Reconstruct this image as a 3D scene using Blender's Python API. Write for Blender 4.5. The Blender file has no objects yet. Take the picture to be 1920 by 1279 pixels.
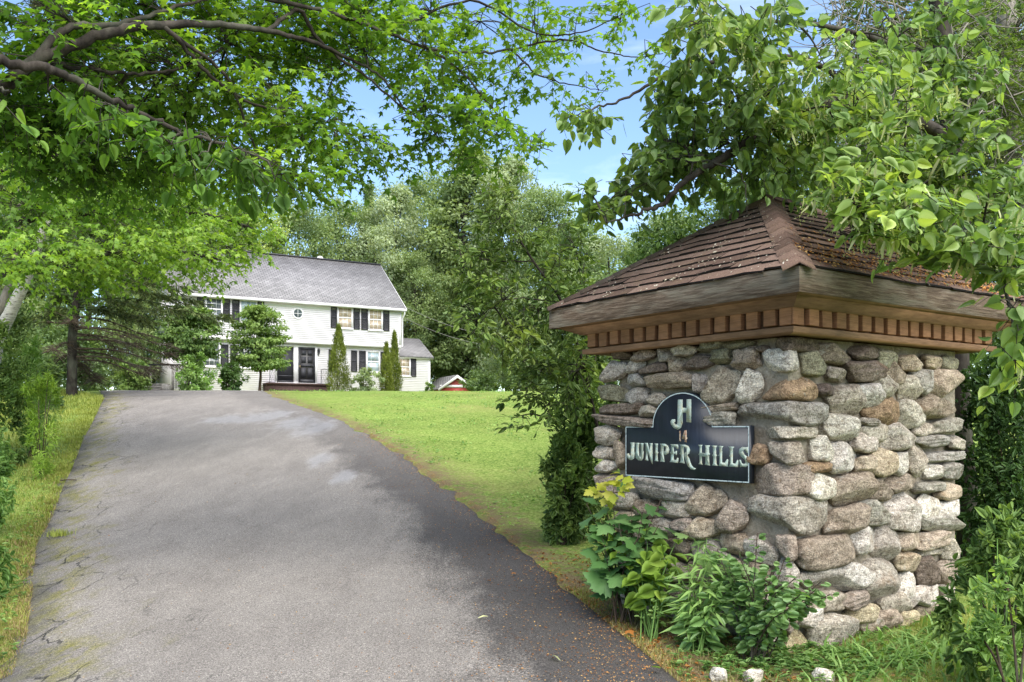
import bpy, bmesh, math, random
import numpy as np
from mathutils import Vector, Matrix, noise

C = bpy.context.scene.collection
S = bpy.context.scene
rng = np.random.default_rng(11)
random.seed(11)

# ------------------------------------------------------------------ camera, sky, sun, exposure
F, HY, EYE = 1700.0, 806.0, 1.5
cam = bpy.data.cameras.new('camera')
cam.sensor_width = 36.0
cam.lens = F / 1920 * 36
cam.shift_y = (HY - 639.5) / 1920
cam.clip_start, cam.clip_end = 0.05, 2000
cam_o = bpy.data.objects.new('camera', cam)
cam_o.location = (0, 0, EYE)
cam_o.rotation_euler = (math.pi / 2, 0, 0)
C.objects.link(cam_o)
S.camera = cam_o

SUN_EL, SUN_AZ = math.radians(54), math.radians(148)      # azimuth clockwise from +Y
world = bpy.data.worlds.new('World')
S.world = world
world.use_nodes = True
wn, wl = world.node_tree.nodes, world.node_tree.links
wn.clear()
w_out = wn.new('ShaderNodeOutputWorld')
w_bg = wn.new('ShaderNodeBackground')
w_sky = wn.new('ShaderNodeTexSky')
w_sky.sky_type = 'NISHITA'
w_sky.sun_disc = False
w_sky.sun_elevation = SUN_EL
w_sky.sun_rotation = SUN_AZ
w_sky.air_density, w_sky.dust_density, w_sky.ozone_density = 1.0, 0.5, 3.6
w_bg.inputs[1].default_value = 0.105
w_tc = wn.new('ShaderNodeTexCoord')
w_map = wn.new('ShaderNodeMapping')
w_map.inputs['Scale'].default_value = (1.0, 1.0, 3.4)
w_n = wn.new('ShaderNodeTexNoise')
w_n.inputs['Scale'].default_value = 2.6
w_n.inputs['Detail'].default_value = 9
w_n.inputs['Roughness'].default_value = 0.62
w_n.inputs['Distortion'].default_value = 0.5
w_r = wn.new('ShaderNodeValToRGB')
w_r.color_ramp.elements[0].position, w_r.color_ramp.elements[0].color = 0.50, (0.0, 0.0, 0.0, 1)
w_r.color_ramp.elements[1].position, w_r.color_ramp.elements[1].color = 0.80, (0.6, 0.6, 0.6, 1)
w_mx = wn.new('ShaderNodeMix')
w_mx.data_type = 'RGBA'
w_mx.inputs[7].default_value = (5.6, 6.2, 7.0, 1)
wl.new(w_tc.outputs['Generated'], w_map.inputs[0])
wl.new(w_map.outputs[0], w_n.inputs['Vector'])
wl.new(w_n.outputs['Fac'], w_r.inputs[0])
wl.new(w_r.outputs[0], w_mx.inputs[0])
wl.new(w_sky.outputs[0], w_mx.inputs[6])
wl.new(w_mx.outputs[2], w_bg.inputs[0])
wl.new(w_bg.outputs[0], w_out.inputs[0])

sun = bpy.data.lights.new('sun', 'SUN')
sun.energy, sun.angle, sun.color = 3.5, math.radians(80), (1.0, 0.94, 0.84)
sun_o = bpy.data.objects.new('sun', sun)
sd = Vector((math.sin(SUN_AZ) * math.cos(SUN_EL), math.cos(SUN_AZ) * math.cos(SUN_EL), math.sin(SUN_EL)))
sun_o.rotation_euler = sd.to_track_quat('Z', 'Y').to_euler()
sun_o.location = (10, -15, 30)
C.objects.link(sun_o)

S.view_settings.view_transform = 'Standard'
S.view_settings.look = 'None'
S.view_settings.exposure = 1.5
S.view_settings.gamma = 1
S.view_settings.use_curve_mapping = False
S.render.engine = 'CYCLES'
S.cycles.use_denoising = True
S.cycles.max_bounces = 9
S.cycles.diffuse_bounces = 6
S.cycles.glossy_bounces = 3
S.cycles.transmission_bounces = 6
S.cycles.transparent_max_bounces = 8
S.cycles.caustics_reflective = False
S.cycles.caustics_refractive = False
S.cycles.sample_clamp_indirect = 6


# ------------------------------------------------------------------ placing helpers
def P(px, py, d):
    """a point at depth d along the sight line through a photograph pixel"""
    return np.array([(px - 960) / F * d, d, EYE + (HY - py) / F * d])


_yt = np.array([-60, 5, 12, 22, 31, 60, 110, 400.0])
_st = np.array([0, 0, 0.148, 0.148, 0.035, 0.03, 0.03, 0.03])
_yy = np.linspace(-60, 400, 9201)
_zz = np.concatenate([[0], np.cumsum(np.interp(_yy[:-1], _yt, _st) * np.diff(_yy))])


def gz(x, y):
    x = np.asarray(x, float); y = np.asarray(y, float)
    z = np.interp(y, _yy, _zz)
    z = z + 0.012 * np.sin(x * 1.7 + y * 0.6) * np.sin(y * 1.1 - x * 0.4)
    bank = np.clip((-4.6 - (y - 5.5) * 0.44 - x) / 6, 0, 1)
    return z + 0.35 * bank * bank * (3 - 2 * bank)


def ground_at(px, py):
    d = np.linspace(3, 40, 4000)
    x = (px - 960) / F * d
    z = EYE + (HY - py) / F * d
    hit = np.nonzero(z <= gz(x, d))[0]
    d = d[hit[0]] if len(hit) else 33.0
    return np.array([(px - 960) / F * d, d, float(gz((px - 960) / F * d, d))])


# ------------------------------------------------------------------ object helpers
def tag(o, label=None, cat=None, group=None, kind=None):
    if label: o['label'] = label
    if cat: o['category'] = cat
    if group: o['group'] = group
    if kind: o['kind'] = kind
    return o


def thing(name, label, cat, loc=(0, 0, 0), rz=0, group=None):
    o = bpy.data.objects.new(name, None)
    o.empty_display_size = 0.2
    C.objects.link(o)
    o.location = loc
    o.rotation_euler = (0, 0, rz)
    return tag(o, label, cat, group, 'thing')


def link(name, me, mat=None, parent=None, loc=None):
    o = bpy.data.objects.new(name, me)
    C.objects.link(o)
    if mat is not None and not me.materials: me.materials.append(mat)
    if parent: o.parent = parent
    if loc is not None: o.location = loc
    return o


class Geo:
    """collects vertices, faces of any size and a per vertex tint, then makes one mesh"""
    def __init__(self): self.v, self.f, self.t, self.n = [], [], [], 0

    def add(self, V, Fs, tint=0.5):
        V = np.asarray(V, float).reshape(-1, 3)
        Fs = Fs if isinstance(Fs, list) and len(Fs) and isinstance(Fs[0], np.ndarray) and Fs[0].ndim == 2 else [Fs]
        for f in Fs:
            if isinstance(f, np.ndarray):
                self.f.append(f.astype(np.int64) + self.n)
            else:
                for g in f: self.f.append(np.array([g], np.int64) + self.n)
        t = np.broadcast_to(np.asarray(tint, float), (len(V),))
        self.v.append(V); self.t.append(t); self.n += len(V)
        return self

    def box(self, x0, x1, y0, y1, z0, z1, tint=0.5):
        V = [(x, y, z) for x in (x0, x1) for y in (y0, y1) for z in (z0, z1)]
        return self.add(V, np.array([[0, 1, 3, 2], [4, 6, 7, 5], [0, 4, 5, 1], [2, 3, 7, 6], [0, 2, 6, 4], [1, 5, 7, 3]]), tint)

    def prism(self, poly, axis_fn, d0, d1, tint=0.5):
        """poly: 2-D outline; axis_fn(u, v, d) -> xyz"""
        n = len(poly)
        V = [axis_fn(u, v, d0) for u, v in poly] + [axis_fn(u, v, d1) for u, v in poly]
        self.add(V, [tuple(range(n))[::-1], tuple(range(n, 2 * n))] + [(i, (i + 1) % n, n + (i + 1) % n, n + i) for i in range(n)], tint)
        return self

    def tube(self, pts, r0, r1, sides=7, tint=0.5, power=1.0, wob=0.0):
        pts = np.asarray(pts, float)
        n = len(pts)
        rr = r1 + (r0 - r1) * (1 - np.linspace(0, 1, n)) ** power
        tg = np.gradient(pts, axis=0)
        tg /= np.linalg.norm(tg, axis=1)[:, None] + 1e-9
        ref = np.array([0.31, 0.17, 0.93]) if abs(tg[0] @ np.array([0.31, 0.17, 0.93])) < 0.9 else np.array([0.9, 0.3, 0.1])
        a = np.cross(tg, ref); a /= np.linalg.norm(a, axis=1)[:, None] + 1e-9
        b = np.cross(tg, a)
        ang = np.linspace(0, 2 * np.pi, sides, endpoint=False)
        r = rr[:, None] * (1 + wob * (rng.random((n, sides)) - 0.5))
        V = pts[:, None] + r[..., None] * (np.cos(ang)[None, :, None] * a[:, None] + np.sin(ang)[None, :, None] * b[:, None])
        i = np.arange(n - 1)[:, None] * sides; j = np.arange(sides)[None]; k = (j + 1) % sides
        q = np.stack([i + j, i + k, i + sides + k, i + sides + j], -1).reshape(-1, 4)
        return self.add(V.reshape(-1, 3), [q, ], tint)

    def build(self, name, mat=None, parent=None, smooth=False, origin=None, kind=None, link_it=True):
        V = np.concatenate(self.v) if self.v else np.zeros((0, 3))
        if origin is not None: V = V - np.asarray(origin)
        me = bpy.data.meshes.new(name)
        tot = np.concatenate([np.full(len(f), f.shape[1]) for f in self.f])
        lp = np.concatenate([f.ravel() for f in self.f])
        me.vertices.add(len(V)); me.vertices.foreach_set('co', V.astype(np.float32).ravel())
        me.loops.add(len(lp)); me.loops.foreach_set('vertex_index', lp.astype(np.int32))
        me.polygons.add(len(tot))
        me.polygons.foreach_set('loop_start', np.concatenate([[0], np.cumsum(tot)[:-1]]).astype(np.int32))
        me.polygons.foreach_set('loop_total', tot.astype(np.int32))
        if smooth: me.polygons.foreach_set('use_smooth', np.ones(len(tot), bool))
        at = me.attributes.new('tint', 'FLOAT', 'POINT')
        at.data.foreach_set('value', np.concatenate(self.t).astype(np.float32))
        me.update(calc_edges=True)
        if mat is not None: me.materials.append(mat)
        if not link_it: return me
        o = link(name, me, None, parent)
        if kind: o['kind'] = kind
        return o


# ------------------------------------------------------------------ materials
class NT:
    def __init__(self, name):
        self.m = bpy.data.materials.new(name)
        self.m.use_nodes = True
        self.n, self.l = self.m.node_tree.nodes, self.m.node_tree.links
        self.n.clear()
        self.out = self.n.new('ShaderNodeOutputMaterial')

    def node(self, t, **kw):
        nd = self.n.new(t)
        for k, v in kw.items():
            if k.startswith('i_'):
                key = k[2:]
                nd.inputs[int(key) if key.isdigit() else key.replace('_', ' ')].default_value = v
            else: setattr(nd, k, v)
        return nd

    def lk(self, a, b): self.l.new(a, b)

    def noise(self, vec, scale, detail=4, rough=0.55, dist=0.0):
        nd = self.node('ShaderNodeTexNoise')
        nd.inputs['Scale'].default_value = scale; nd.inputs['Detail'].default_value = detail
        nd.inputs['Roughness'].default_value = rough; nd.inputs['Distortion'].default_value = dist
        if vec is not None: self.lk(vec, nd.inputs['Vector'])
        return nd.outputs['Fac']

    def ramp(self, fac, stops, interp='LINEAR'):
        nd = self.node('ShaderNodeValToRGB')
        cr = nd.color_ramp; cr.interpolation = interp
        while len(cr.elements) < len(stops): cr.elements.new(0.5)
        for e, (p, c) in zip(cr.elements, stops):
            e.position = p
            e.color = tuple(c) + (1,) if hasattr(c, '__len__') else (c, c, c, 1)
        self.lk(fac, nd.inputs[0])
        return nd.outputs[0]

    def mix(self, fac, a, b, blend='MIX'):
        nd = self.node('ShaderNodeMix', data_type='RGBA', blend_type=blend)
        for s, i in ((fac, 0), (a, 6), (b, 7)):
            if hasattr(s, 'links'): self.lk(s, nd.inputs[i])
            elif i == 0: nd.inputs[0].default_value = s
            else: nd.inputs[i].default_value = tuple(s) + (1,)
        return nd.outputs[2]

    def math(self, op, a, b=0.0, clamp=False):
        nd = self.node('ShaderNodeMath', operation=op, use_clamp=clamp)
        for s, i in ((a, 0), (b, 1)):
            if hasattr(s, 'links'): self.lk(s, nd.inputs[i])
            else: nd.inputs[i].default_value = s
        return nd.outputs[0]

    def attr(self, name): return self.node('ShaderNodeAttribute', attribute_name=name).outputs['Fac']

    def bump(self, h, strength=0.5, dist=0.01):
        nd = self.node('ShaderNodeBump')
        nd.inputs['Strength'].default_value = strength; nd.inputs['Distance'].default_value = dist
        self.lk(h, nd.inputs['Height'])
        return nd.outputs[0]

    def bsdf(self, col, rough=0.7, spec=0.3, normal=None, **kw):
        b = self.node('ShaderNodeBsdfPrincipled')
        if hasattr(col, 'links'): self.lk(col, b.inputs['Base Color'])
        else: b.inputs['Base Color'].default_value = tuple(col) + (1,)
        if hasattr(rough, 'links'): self.lk(rough, b.inputs['Roughness'])
        else: b.inputs['Roughness'].default_value = rough
        b.inputs['Specular IOR Level'].default_value = spec
        if normal is not None: self.lk(normal, b.inputs['Normal'])
        for k, v in kw.items(): b.inputs[k.replace('_', ' ')].default_value = v
        return b

    def done(self, sh):
        self.lk(sh.outputs[0] if hasattr(sh, 'outputs') else sh, self.out.inputs[0])
        return self.m

    def pos(self): return self.node('ShaderNodeNewGeometry').outputs['Position']

    def vadd(self, a, b):
        nd = self.node('ShaderNodeVectorMath', operation='ADD')
        self.lk(a, nd.inputs[0]); self.lk(b, nd.inputs[1])
        return nd.outputs[0]

    def vmul(self, a, v):
        nd = self.node('ShaderNodeVectorMath', operation='MULTIPLY')
        self.lk(a, nd.inputs[0]); nd.inputs[1].default_value = v
        return nd.outputs[0]


def plain(name, col, rough=0.6, spec=0.3, var=0.15, scale=8.0, bump=0.0, **kw):
    t = NT(name)
    p = t.pos()
    f = t.noise(p, scale, 5)
    c0 = tuple(c * (1 - var) for c in col); c1 = tuple(min(1, c * (1 + var)) for c in col)
    c = t.ramp(f, [(0.3, c0), (0.7, c1)])
    nrm = t.bump(t.noise(p, scale * 6, 4), bump, 0.004) if bump else None
    return t.done(t.bsdf(c, rough, spec, nrm, **kw))


def leaf_mat(name, dark, mid, light, transl=0.42, rough=0.5, spec=0.28, glow=(1.25, 1.25, 0.55)):
    t = NT(name)
    a = t.attr('tint')
    c = t.ramp(a, [(0.0, dark), (0.5, mid), (1.0, light)])
    n = t.noise(t.pos(), 0.9, 2)
    c = t.mix(1.0, c, t.ramp(n, [(0.3, 0.78), (0.7, 1.18)]), 'MULTIPLY')
    b = t.bsdf(c, rough, spec)
    tr = t.node('ShaderNodeBsdfTranslucent')
    t.lk(t.mix(1.0, c, glow, 'MULTIPLY'), tr.inputs[0])
    m = t.node('ShaderNodeMixShader'); m.inputs[0].default_value = transl
    t.lk(b.outputs[0], m.inputs[1]); t.lk(tr.outputs[0], m.inputs[2])
    return t.done(m)


def bark_mat(name, c0, c1, scale=9.0):
    t = NT(name)
    p = t.vmul(t.pos(), (1, 1, 0.35))
    f = t.noise(p, scale, 8, 0.65)
    g = t.noise(t.pos(), 2.2, 3)
    c = t.ramp(f, [(0.32, c0), (0.68, c1)])
    c = t.mix(t.ramp(g, [(0.5, 0.0), (0.75, 0.35)]), c, (0.16, 0.18, 0.13))
    return t.done(t.bsdf(c, 0.9, 0.15, t.bump(f, 0.9, 0.02)))


M = {}
M['bark'] = bark_mat('bark', (0.010, 0.008, 0.007), (0.062, 0.052, 0.042))
M['bark_brown'] = bark_mat('bark_brown', (0.022, 0.015, 0.011), (0.10, 0.07, 0.05))
M['bark_grey'] = bark_mat('bark_grey', (0.10, 0.09, 0.075), (0.30, 0.27, 0.23))
M['maple'] = leaf_mat('maple_leaf', (0.05, 0.115, 0.02), (0.125, 0.24, 0.035), (0.24, 0.37, 0.06), 0.55, glow=(1.5, 1.5, 0.5))
M['maple_far'] = leaf_mat('far_maple_leaf', (0.075, 0.15, 0.025), (0.16, 0.285, 0.04), (0.29, 0.42, 0.07), 0.5, glow=(1.4, 1.4, 0.5))
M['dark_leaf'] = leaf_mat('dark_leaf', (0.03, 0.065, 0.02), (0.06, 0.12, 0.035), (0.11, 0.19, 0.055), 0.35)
M['linden'] = leaf_mat('linden_leaf', (0.10, 0.165, 0.05), (0.20, 0.32, 0.085), (0.44, 0.56, 0.13), 0.5, 0.38, 0.45)
M['bract'] = leaf_mat('linden_bract', (0.35, 0.38, 0.16), (0.5, 0.52, 0.26), (0.62, 0.62, 0.36), 0.4)
M['vine'] = leaf_mat('vine_leaf', (0.06, 0.11, 0.03), (0.14, 0.22, 0.05), (0.28, 0.37, 0.09), 0.38)
M['forest'] = leaf_mat('forest_leaf', (0.075, 0.12, 0.045), (0.16, 0.235, 0.09), (0.29, 0.37, 0.15), 0.42, 0.5)
M['forest_dark'] = leaf_mat('dark_forest_leaf', (0.06, 0.105, 0.04), (0.125, 0.195, 0.07), (0.22, 0.31, 0.115), 0.42, 0.5)
M['forest_grey'] = leaf_mat('grey_forest_leaf', (0.12, 0.17, 0.09), (0.22, 0.29, 0.15), (0.36, 0.43, 0.25), 0.4, 0.5)
M['forest_lime'] = leaf_mat('lime_forest_leaf', (0.17, 0.25, 0.06), (0.3, 0.4, 0.1), (0.45, 0.54, 0.18), 0.4, 0.5)
M['shrub'] = leaf_mat('shrub_leaf', (0.05, 0.1, 0.025), (0.12, 0.2, 0.05), (0.24, 0.34, 0.09), 0.35)
M['arbor'] = leaf_mat('arborvitae_leaf', (0.05, 0.075, 0.012), (0.13, 0.17, 0.025), (0.24, 0.28, 0.05), 0.25)
M['needle'] = leaf_mat('spruce_needle', (0.03, 0.05, 0.02), (0.075, 0.11, 0.035), (0.16, 0.2, 0.06), 0.2)
M['deadwood'] = bark_mat('dead_twig', (0.035, 0.026, 0.019), (0.12, 0.09, 0.066))
M['weed'] = leaf_mat('weed_leaf', (0.088, 0.187, 0.044), (0.176, 0.308, 0.077), (0.308, 0.462, 0.143), 0.42)
M['lime'] = leaf_mat('lime_weed_leaf', (0.14, 0.24, 0.03), (0.23, 0.36, 0.05), (0.36, 0.48, 0.09), 0.45)
M['yellow'] = leaf_mat('yellow_young_leaf', (0.30, 0.36, 0.03), (0.46, 0.48, 0.06), (0.58, 0.55, 0.12), 0.45)
M['rose'] = leaf_mat('round_shrub_leaf', (0.085, 0.17, 0.05), (0.16, 0.29, 0.085), (0.28, 0.43, 0.15), 0.35, 0.35, 0.5)
M['mapleleaf_dark'] = leaf_mat('dark_maple_sapling_leaf', (0.055, 0.125, 0.04), (0.095, 0.205, 0.06), (0.17, 0.30, 0.10), 0.35, 0.4)
M['grass'] = leaf_mat('grass_blade', (0.1, 0.14, 0.02), (0.23, 0.28, 0.05), (0.4, 0.42, 0.11), 0.35, 0.55, 0.25, (1.2, 1.2, 0.5))
M['straw'] = leaf_mat('dry_grass', (0.15, 0.10, 0.045), (0.27, 0.20, 0.09), (0.40, 0.33, 0.17), 0.2, 0.8, 0.1)
M['litter'] = leaf_mat('orange_litter', (0.13, 0.045, 0.012), (0.32, 0.13, 0.03), (0.5, 0.32, 0.12), 0.1, 0.8, 0.1, (1, 1, 1))
M['flake'] = leaf_mat('pale_dry_flake', (0.25, 0.2, 0.13), (0.48, 0.42, 0.32), (0.62, 0.58, 0.48), 0.1, 0.8, 0.1, (1, 1, 1))
M['white_paint'] = plain('white_trim', (0.74, 0.725, 0.73), 0.5, 0.35, 0.04, 4)
M['siding'] = plain('white_siding', (0.78, 0.735, 0.785), 0.55, 0.3, 0.05, 1.5)
M['shutter'] = plain('charcoal_shutter', (0.032, 0.032, 0.038), 0.5, 0.3, 0.15, 6)
M['door'] = plain('charcoal_door', (0.04, 0.038, 0.038), 0.4, 0.4, 0.1, 6)
M['screen'] = plain('insect_screen', (0.03, 0.03, 0.036), 0.6, 0.3, 0.2, 3)
M['iron'] = plain('black_iron', (0.02, 0.02, 0.022), 0.5, 0.4)
M['curtain'] = plain('beige_curtain', (0.42, 0.34, 0.25), 0.12, 0.6, 0.35, 5)
M['dark_glass'] = plain('dark_window_glass', (0.09, 0.11, 0.12), 0.05, 0.8, 0.5, 1.2)
M['pale_glass'] = plain('pale_window_glass', (0.34, 0.42, 0.46), 0.08, 0.7, 0.4, 3)
M['brick_step'] = plain('brick_step', (0.05, 0.03, 0.026), 0.85, 0.2, 0.4, 14, 0.5)
M['red_paint'] = plain('red_shed_paint', (0.27, 0.045, 0.035), 0.6, 0.3, 0.2, 5)
M['grey_wood'] = plain('grey_weathered_wood', (0.23, 0.22, 0.21), 0.85, 0.2, 0.3, 9, 0.4)
M['brass'] = plain('dull_brass', (0.3, 0.22, 0.1), 0.4, 0.5)


def roof_material(name, c0, c1, c2, scale):
    t = NT(name)
    p = t.pos()
    br = t.node('ShaderNodeTexBrick')
    tc = t.node('ShaderNodeTexCoord')
    t.lk(tc.outputs['UV'], br.inputs['Vector'])
    br.offset = 0.5
    br.inputs['Color1'].default_value = tuple(c0) + (1,)
    br.inputs['Color2'].default_value = tuple(c1) + (1,)
    br.inputs['Mortar'].default_value = tuple(c2) + (1,)
    br.inputs['Scale'].default_value = 1.0
    br.inputs['Mortar Size'].default_value = 0.018
    br.inputs['Brick Width'].default_value = 0.30
    br.inputs['Row Height'].default_value = 0.145
    n = t.noise(p, scale, 6, 0.7)
    n2 = t.noise(p, 1.1, 4, 0.6)
    c = t.mix(1.0, br.outputs['Color'], t.ramp(n, [(0.3, 0.6), (0.7, 1.35)]), 'MULTIPLY')
    c = t.mix(1.0, c, t.ramp(n2, [(0.3, 0.82), (0.7, 1.15)]), 'MULTIPLY')
    return t.done(t.bsdf(c, 0.9, 0.15, t.bump(n, 0.6, 0.01)))


M['grey_shingles'] = roof_material('grey_asphalt_shingles', (0.19, 0.185, 0.188), (0.26, 0.253, 0.257), (0.085, 0.083, 0.085), 30)


def stone_material():
    t = NT('field_stone')
    oi = t.node('ShaderNodeObjectInfo')
    p = t.pos()
    off = t.node('ShaderNodeCombineXYZ')
    for i, k in enumerate((37.0, 53.0, 71.0)): t.lk(t.math('MULTIPLY', oi.outputs['Random'], k), off.inputs[i])
    q = t.vadd(p, off.outputs[0])
    base = oi.outputs['Color']
    big = t.noise(q, 5, 5, 0.65, 0.6)
    lay = t.noise(t.vmul(q, (1, 1, 4.5)), 7, 6, 0.7, 0.8)
    fine = t.noise(q, 95, 3, 0.75)
    spk = t.noise(q, 160, 2, 0.6)
    c = t.mix(1.0, base, t.ramp(big, [(0.25, (0.62, 0.58, 0.53)), (0.5, (0.97, 0.96, 0.94)), (0.75, (1.22, 1.24, 1.27))]), 'MULTIPLY')
    c = t.mix(0.75, c, t.ramp(lay, [(0.3, (0.55, 0.52, 0.48)), (0.52, (1, 1, 1)), (0.75, (1.22, 1.2, 1.15))]), 'MULTIPLY')
    c = t.mix(1.0, c, t.ramp(fine, [(0.32, 0.42), (0.5, 1.0), (0.66, 1.5)]), 'MULTIPLY')
    c = t.mix(t.ramp(spk, [(0.60, 0.0), (0.68, 0.8)]), c, (0.05, 0.045, 0.04))
    mot = t.noise(q, 24, 5, 0.75, 0.5)
    c = t.mix(1.0, c, t.ramp(mot, [(0.32, (0.42, 0.37, 0.32)), (0.5, (1, 1, 1)), (0.66, (1.42, 1.41, 1.38))]), 'MULTIPLY')
    rust = t.noise(q, 3.2, 4, 0.6)
    c = t.mix(t.ramp(rust, [(0.60, 0.0), (0.78, 0.5)]), c, (0.30, 0.17, 0.075))
    lich = t.noise(q, 11, 5, 0.7)
    c = t.mix(t.ramp(lich, [(0.62, 0.0), (0.70, 0.45)]), c, (0.52, 0.52, 0.46))
    h = t.math('ADD', t.math('MULTIPLY', lay, 1.1), t.math('ADD', t.math('MULTIPLY', fine, 0.30), t.math('ADD', t.math('MULTIPLY', mot, 0.8), big)))
    return t.done(t.bsdf(c, 0.92, 0.15, t.bump(h, 1.0, 0.024)))


M['stone'] = stone_material()


def mortar_material():
    t = NT('mortar')
    p = t.pos()
    a = t.noise(p, 6, 6, 0.65); b = t.noise(p, 60, 4, 0.7)
    c = t.ramp(a, [(0.3, (0.20, 0.165, 0.12)), (0.7, (0.44, 0.385, 0.305))])
    c = t.mix(1.0, c, t.ramp(b, [(0.3, 0.75), (0.7, 1.2)]), 'MULTIPLY')
    return t.done(t.bsdf(c, 0.95, 0.1, t.bump(t.math('ADD', a, t.math('MULTIPLY', b, 0.5)), 1.0, 0.05)))


M['mortar'] = mortar_material()


def shingle_material():
    t = NT('brown_worn_shingle')
    oi = t.node('ShaderNodeObjectInfo')
    p = t.pos()
    f = t.noise(p, 120, 4, 0.75); g = t.noise(p, 7, 5, 0.65)
    c = t.ramp(oi.outputs['Random'], [(0.0, (0.092, 0.060, 0.047)), (0.6, (0.150, 0.098, 0.076)), (1.0, (0.195, 0.132, 0.104))])
    c = t.mix(1.0, c, t.ramp(f, [(0.3, 0.45), (0.55, 1.05), (0.7, 1.7)]), 'MULTIPLY')
    c = t.mix(t.ramp(g, [(0.52, 0.0), (0.72, 0.6)]), c, (0.15, 0.105, 0.06))
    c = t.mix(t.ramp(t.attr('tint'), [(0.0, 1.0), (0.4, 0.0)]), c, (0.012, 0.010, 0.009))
    lich = t.noise(p, 26, 5, 0.7)
    c = t.mix(t.ramp(lich, [(0.62, 0.0), (0.70, 0.7)]), c, (0.42, 0.36, 0.26))
    return t.done(t.bsdf(c, 0.95, 0.1, t.bump(f, 0.8, 0.006)))


M['shingle'] = shingle_material()


def fascia_material():
    t = NT('peeling_fascia')
    p = t.pos()
    grain = t.noise(t.vmul(p, (1.6, 1.6, 26)), 3, 8, 0.7, 0.4)
    patch = t.noise(t.vmul(p, (1.0, 1.0, 5)), 1.5, 6, 0.62, 0.5)
    paint = t.ramp(grain, [(0.3, (0.10, 0.078, 0.058)), (0.7, (0.25, 0.215, 0.165))])
    bare = t.ramp(grain, [(0.3, (0.035, 0.024, 0.017)), (0.5, (0.12, 0.085, 0.06)), (0.72, (0.27, 0.215, 0.165))])
    c = t.mix(t.ramp(patch, [(0.38, 0.0), (0.52, 1.0)]), paint, bare)
    h = t.math('ADD', grain, t.math('MULTIPLY', patch, 0.7))
    return t.done(t.bsdf(c, 0.85, 0.15, t.bump(h, 0.9, 0.015)))


M['fascia'] = fascia_material()


def brown_wood(name, tone):
    t = NT(name)
    tc = t.node('ShaderNodeTexCoord'); oi = t.node('ShaderNodeObjectInfo')
    p = tc.outputs['Object']
    g = t.noise(t.vmul(p, (2, 2, 22)), 4, 6, 0.65)
    b = t.noise(t.pos(), 3.0, 4, 0.6)
    c = t.ramp(g, [(0.3, (0.135, 0.074, 0.040)), (0.7, (0.25, 0.145, 0.082))])
    c = t.mix(1.0, c, t.ramp(b, [(0.3, 0.75), (0.7, 1.2)]), 'MULTIPLY')
    c = t.mix(1.0, c, t.ramp(oi.outputs['Random'], [(0.0, 0.82), (1.0, 1.15)]), 'MULTIPLY')
    c = t.mix(1.0, c, tone, 'MULTIPLY')
    return t.done(t.bsdf(c, 0.75, 0.2, t.bump(g, 0.5, 0.005)))


M['brown_wood'] = brown_wood('brown_stained_wood', (1, 1, 1))
M['dentil_wood'] = brown_wood('tan_stained_dentil_wood', (1.45, 1.28, 1.15))
M['frieze_wood'] = brown_wood('dark_stained_frieze_wood', (0.55, 0.5, 0.48))


def sign_mats():
    t = NT('black_sign_board')
    p = t.pos()
    s = t.noise(t.vmul(p, (14, 14, 1.6)), 3, 6, 0.7)
    c = t.ramp(s, [(0.3, (0.008, 0.011, 0.017)), (0.62, (0.017, 0.022, 0.032)), (0.8, (0.06, 0.07, 0.08))])
    M['sign'] = t.done(t.bsdf(c, 0.35, 0.45, t.bump(s, 0.15, 0.004)))
    t = NT('worn_sign_lettering')
    p = t.pos()
    a = t.noise(p, 24, 5, 0.7); b = t.noise(p, 90, 3, 0.7)
    c = t.ramp(a, [(0.3, (0.46, 0.42, 0.27)), (0.5, (0.44, 0.50, 0.42)), (0.7, (0.34, 0.47, 0.42))])
    c = t.mix(t.ramp(b, [(0.58, 0.0), (0.68, 0.8)]), c, (0.10, 0.11, 0.09))
    M['lettering'] = t.done(t.bsdf(c, 0.7, 0.2))
    t = NT('rusty_numerals')
    p = t.pos()
    a = t.noise(p, 40, 5, 0.7)
    c = t.ramp(a, [(0.3, (0.20, 0.06, 0.04)), (0.45, (0.38, 0.22, 0.14)), (0.62, (0.55, 0.46, 0.34))])
    M['numeral'] = t.done(t.bsdf(c, 0.7, 0.2))
    t = NT('sign_edge_line')
    a = t.noise(t.pos(), 50, 4, 0.7)
    c = t.ramp(a, [(0.32, (0.06, 0.08, 0.09)), (0.45, (0.42, 0.5, 0.5)), (0.7, (0.62, 0.68, 0.66))])
    M['edge'] = t.done(t.bsdf(c, 0.6, 0.2))


sign_mats()


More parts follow.
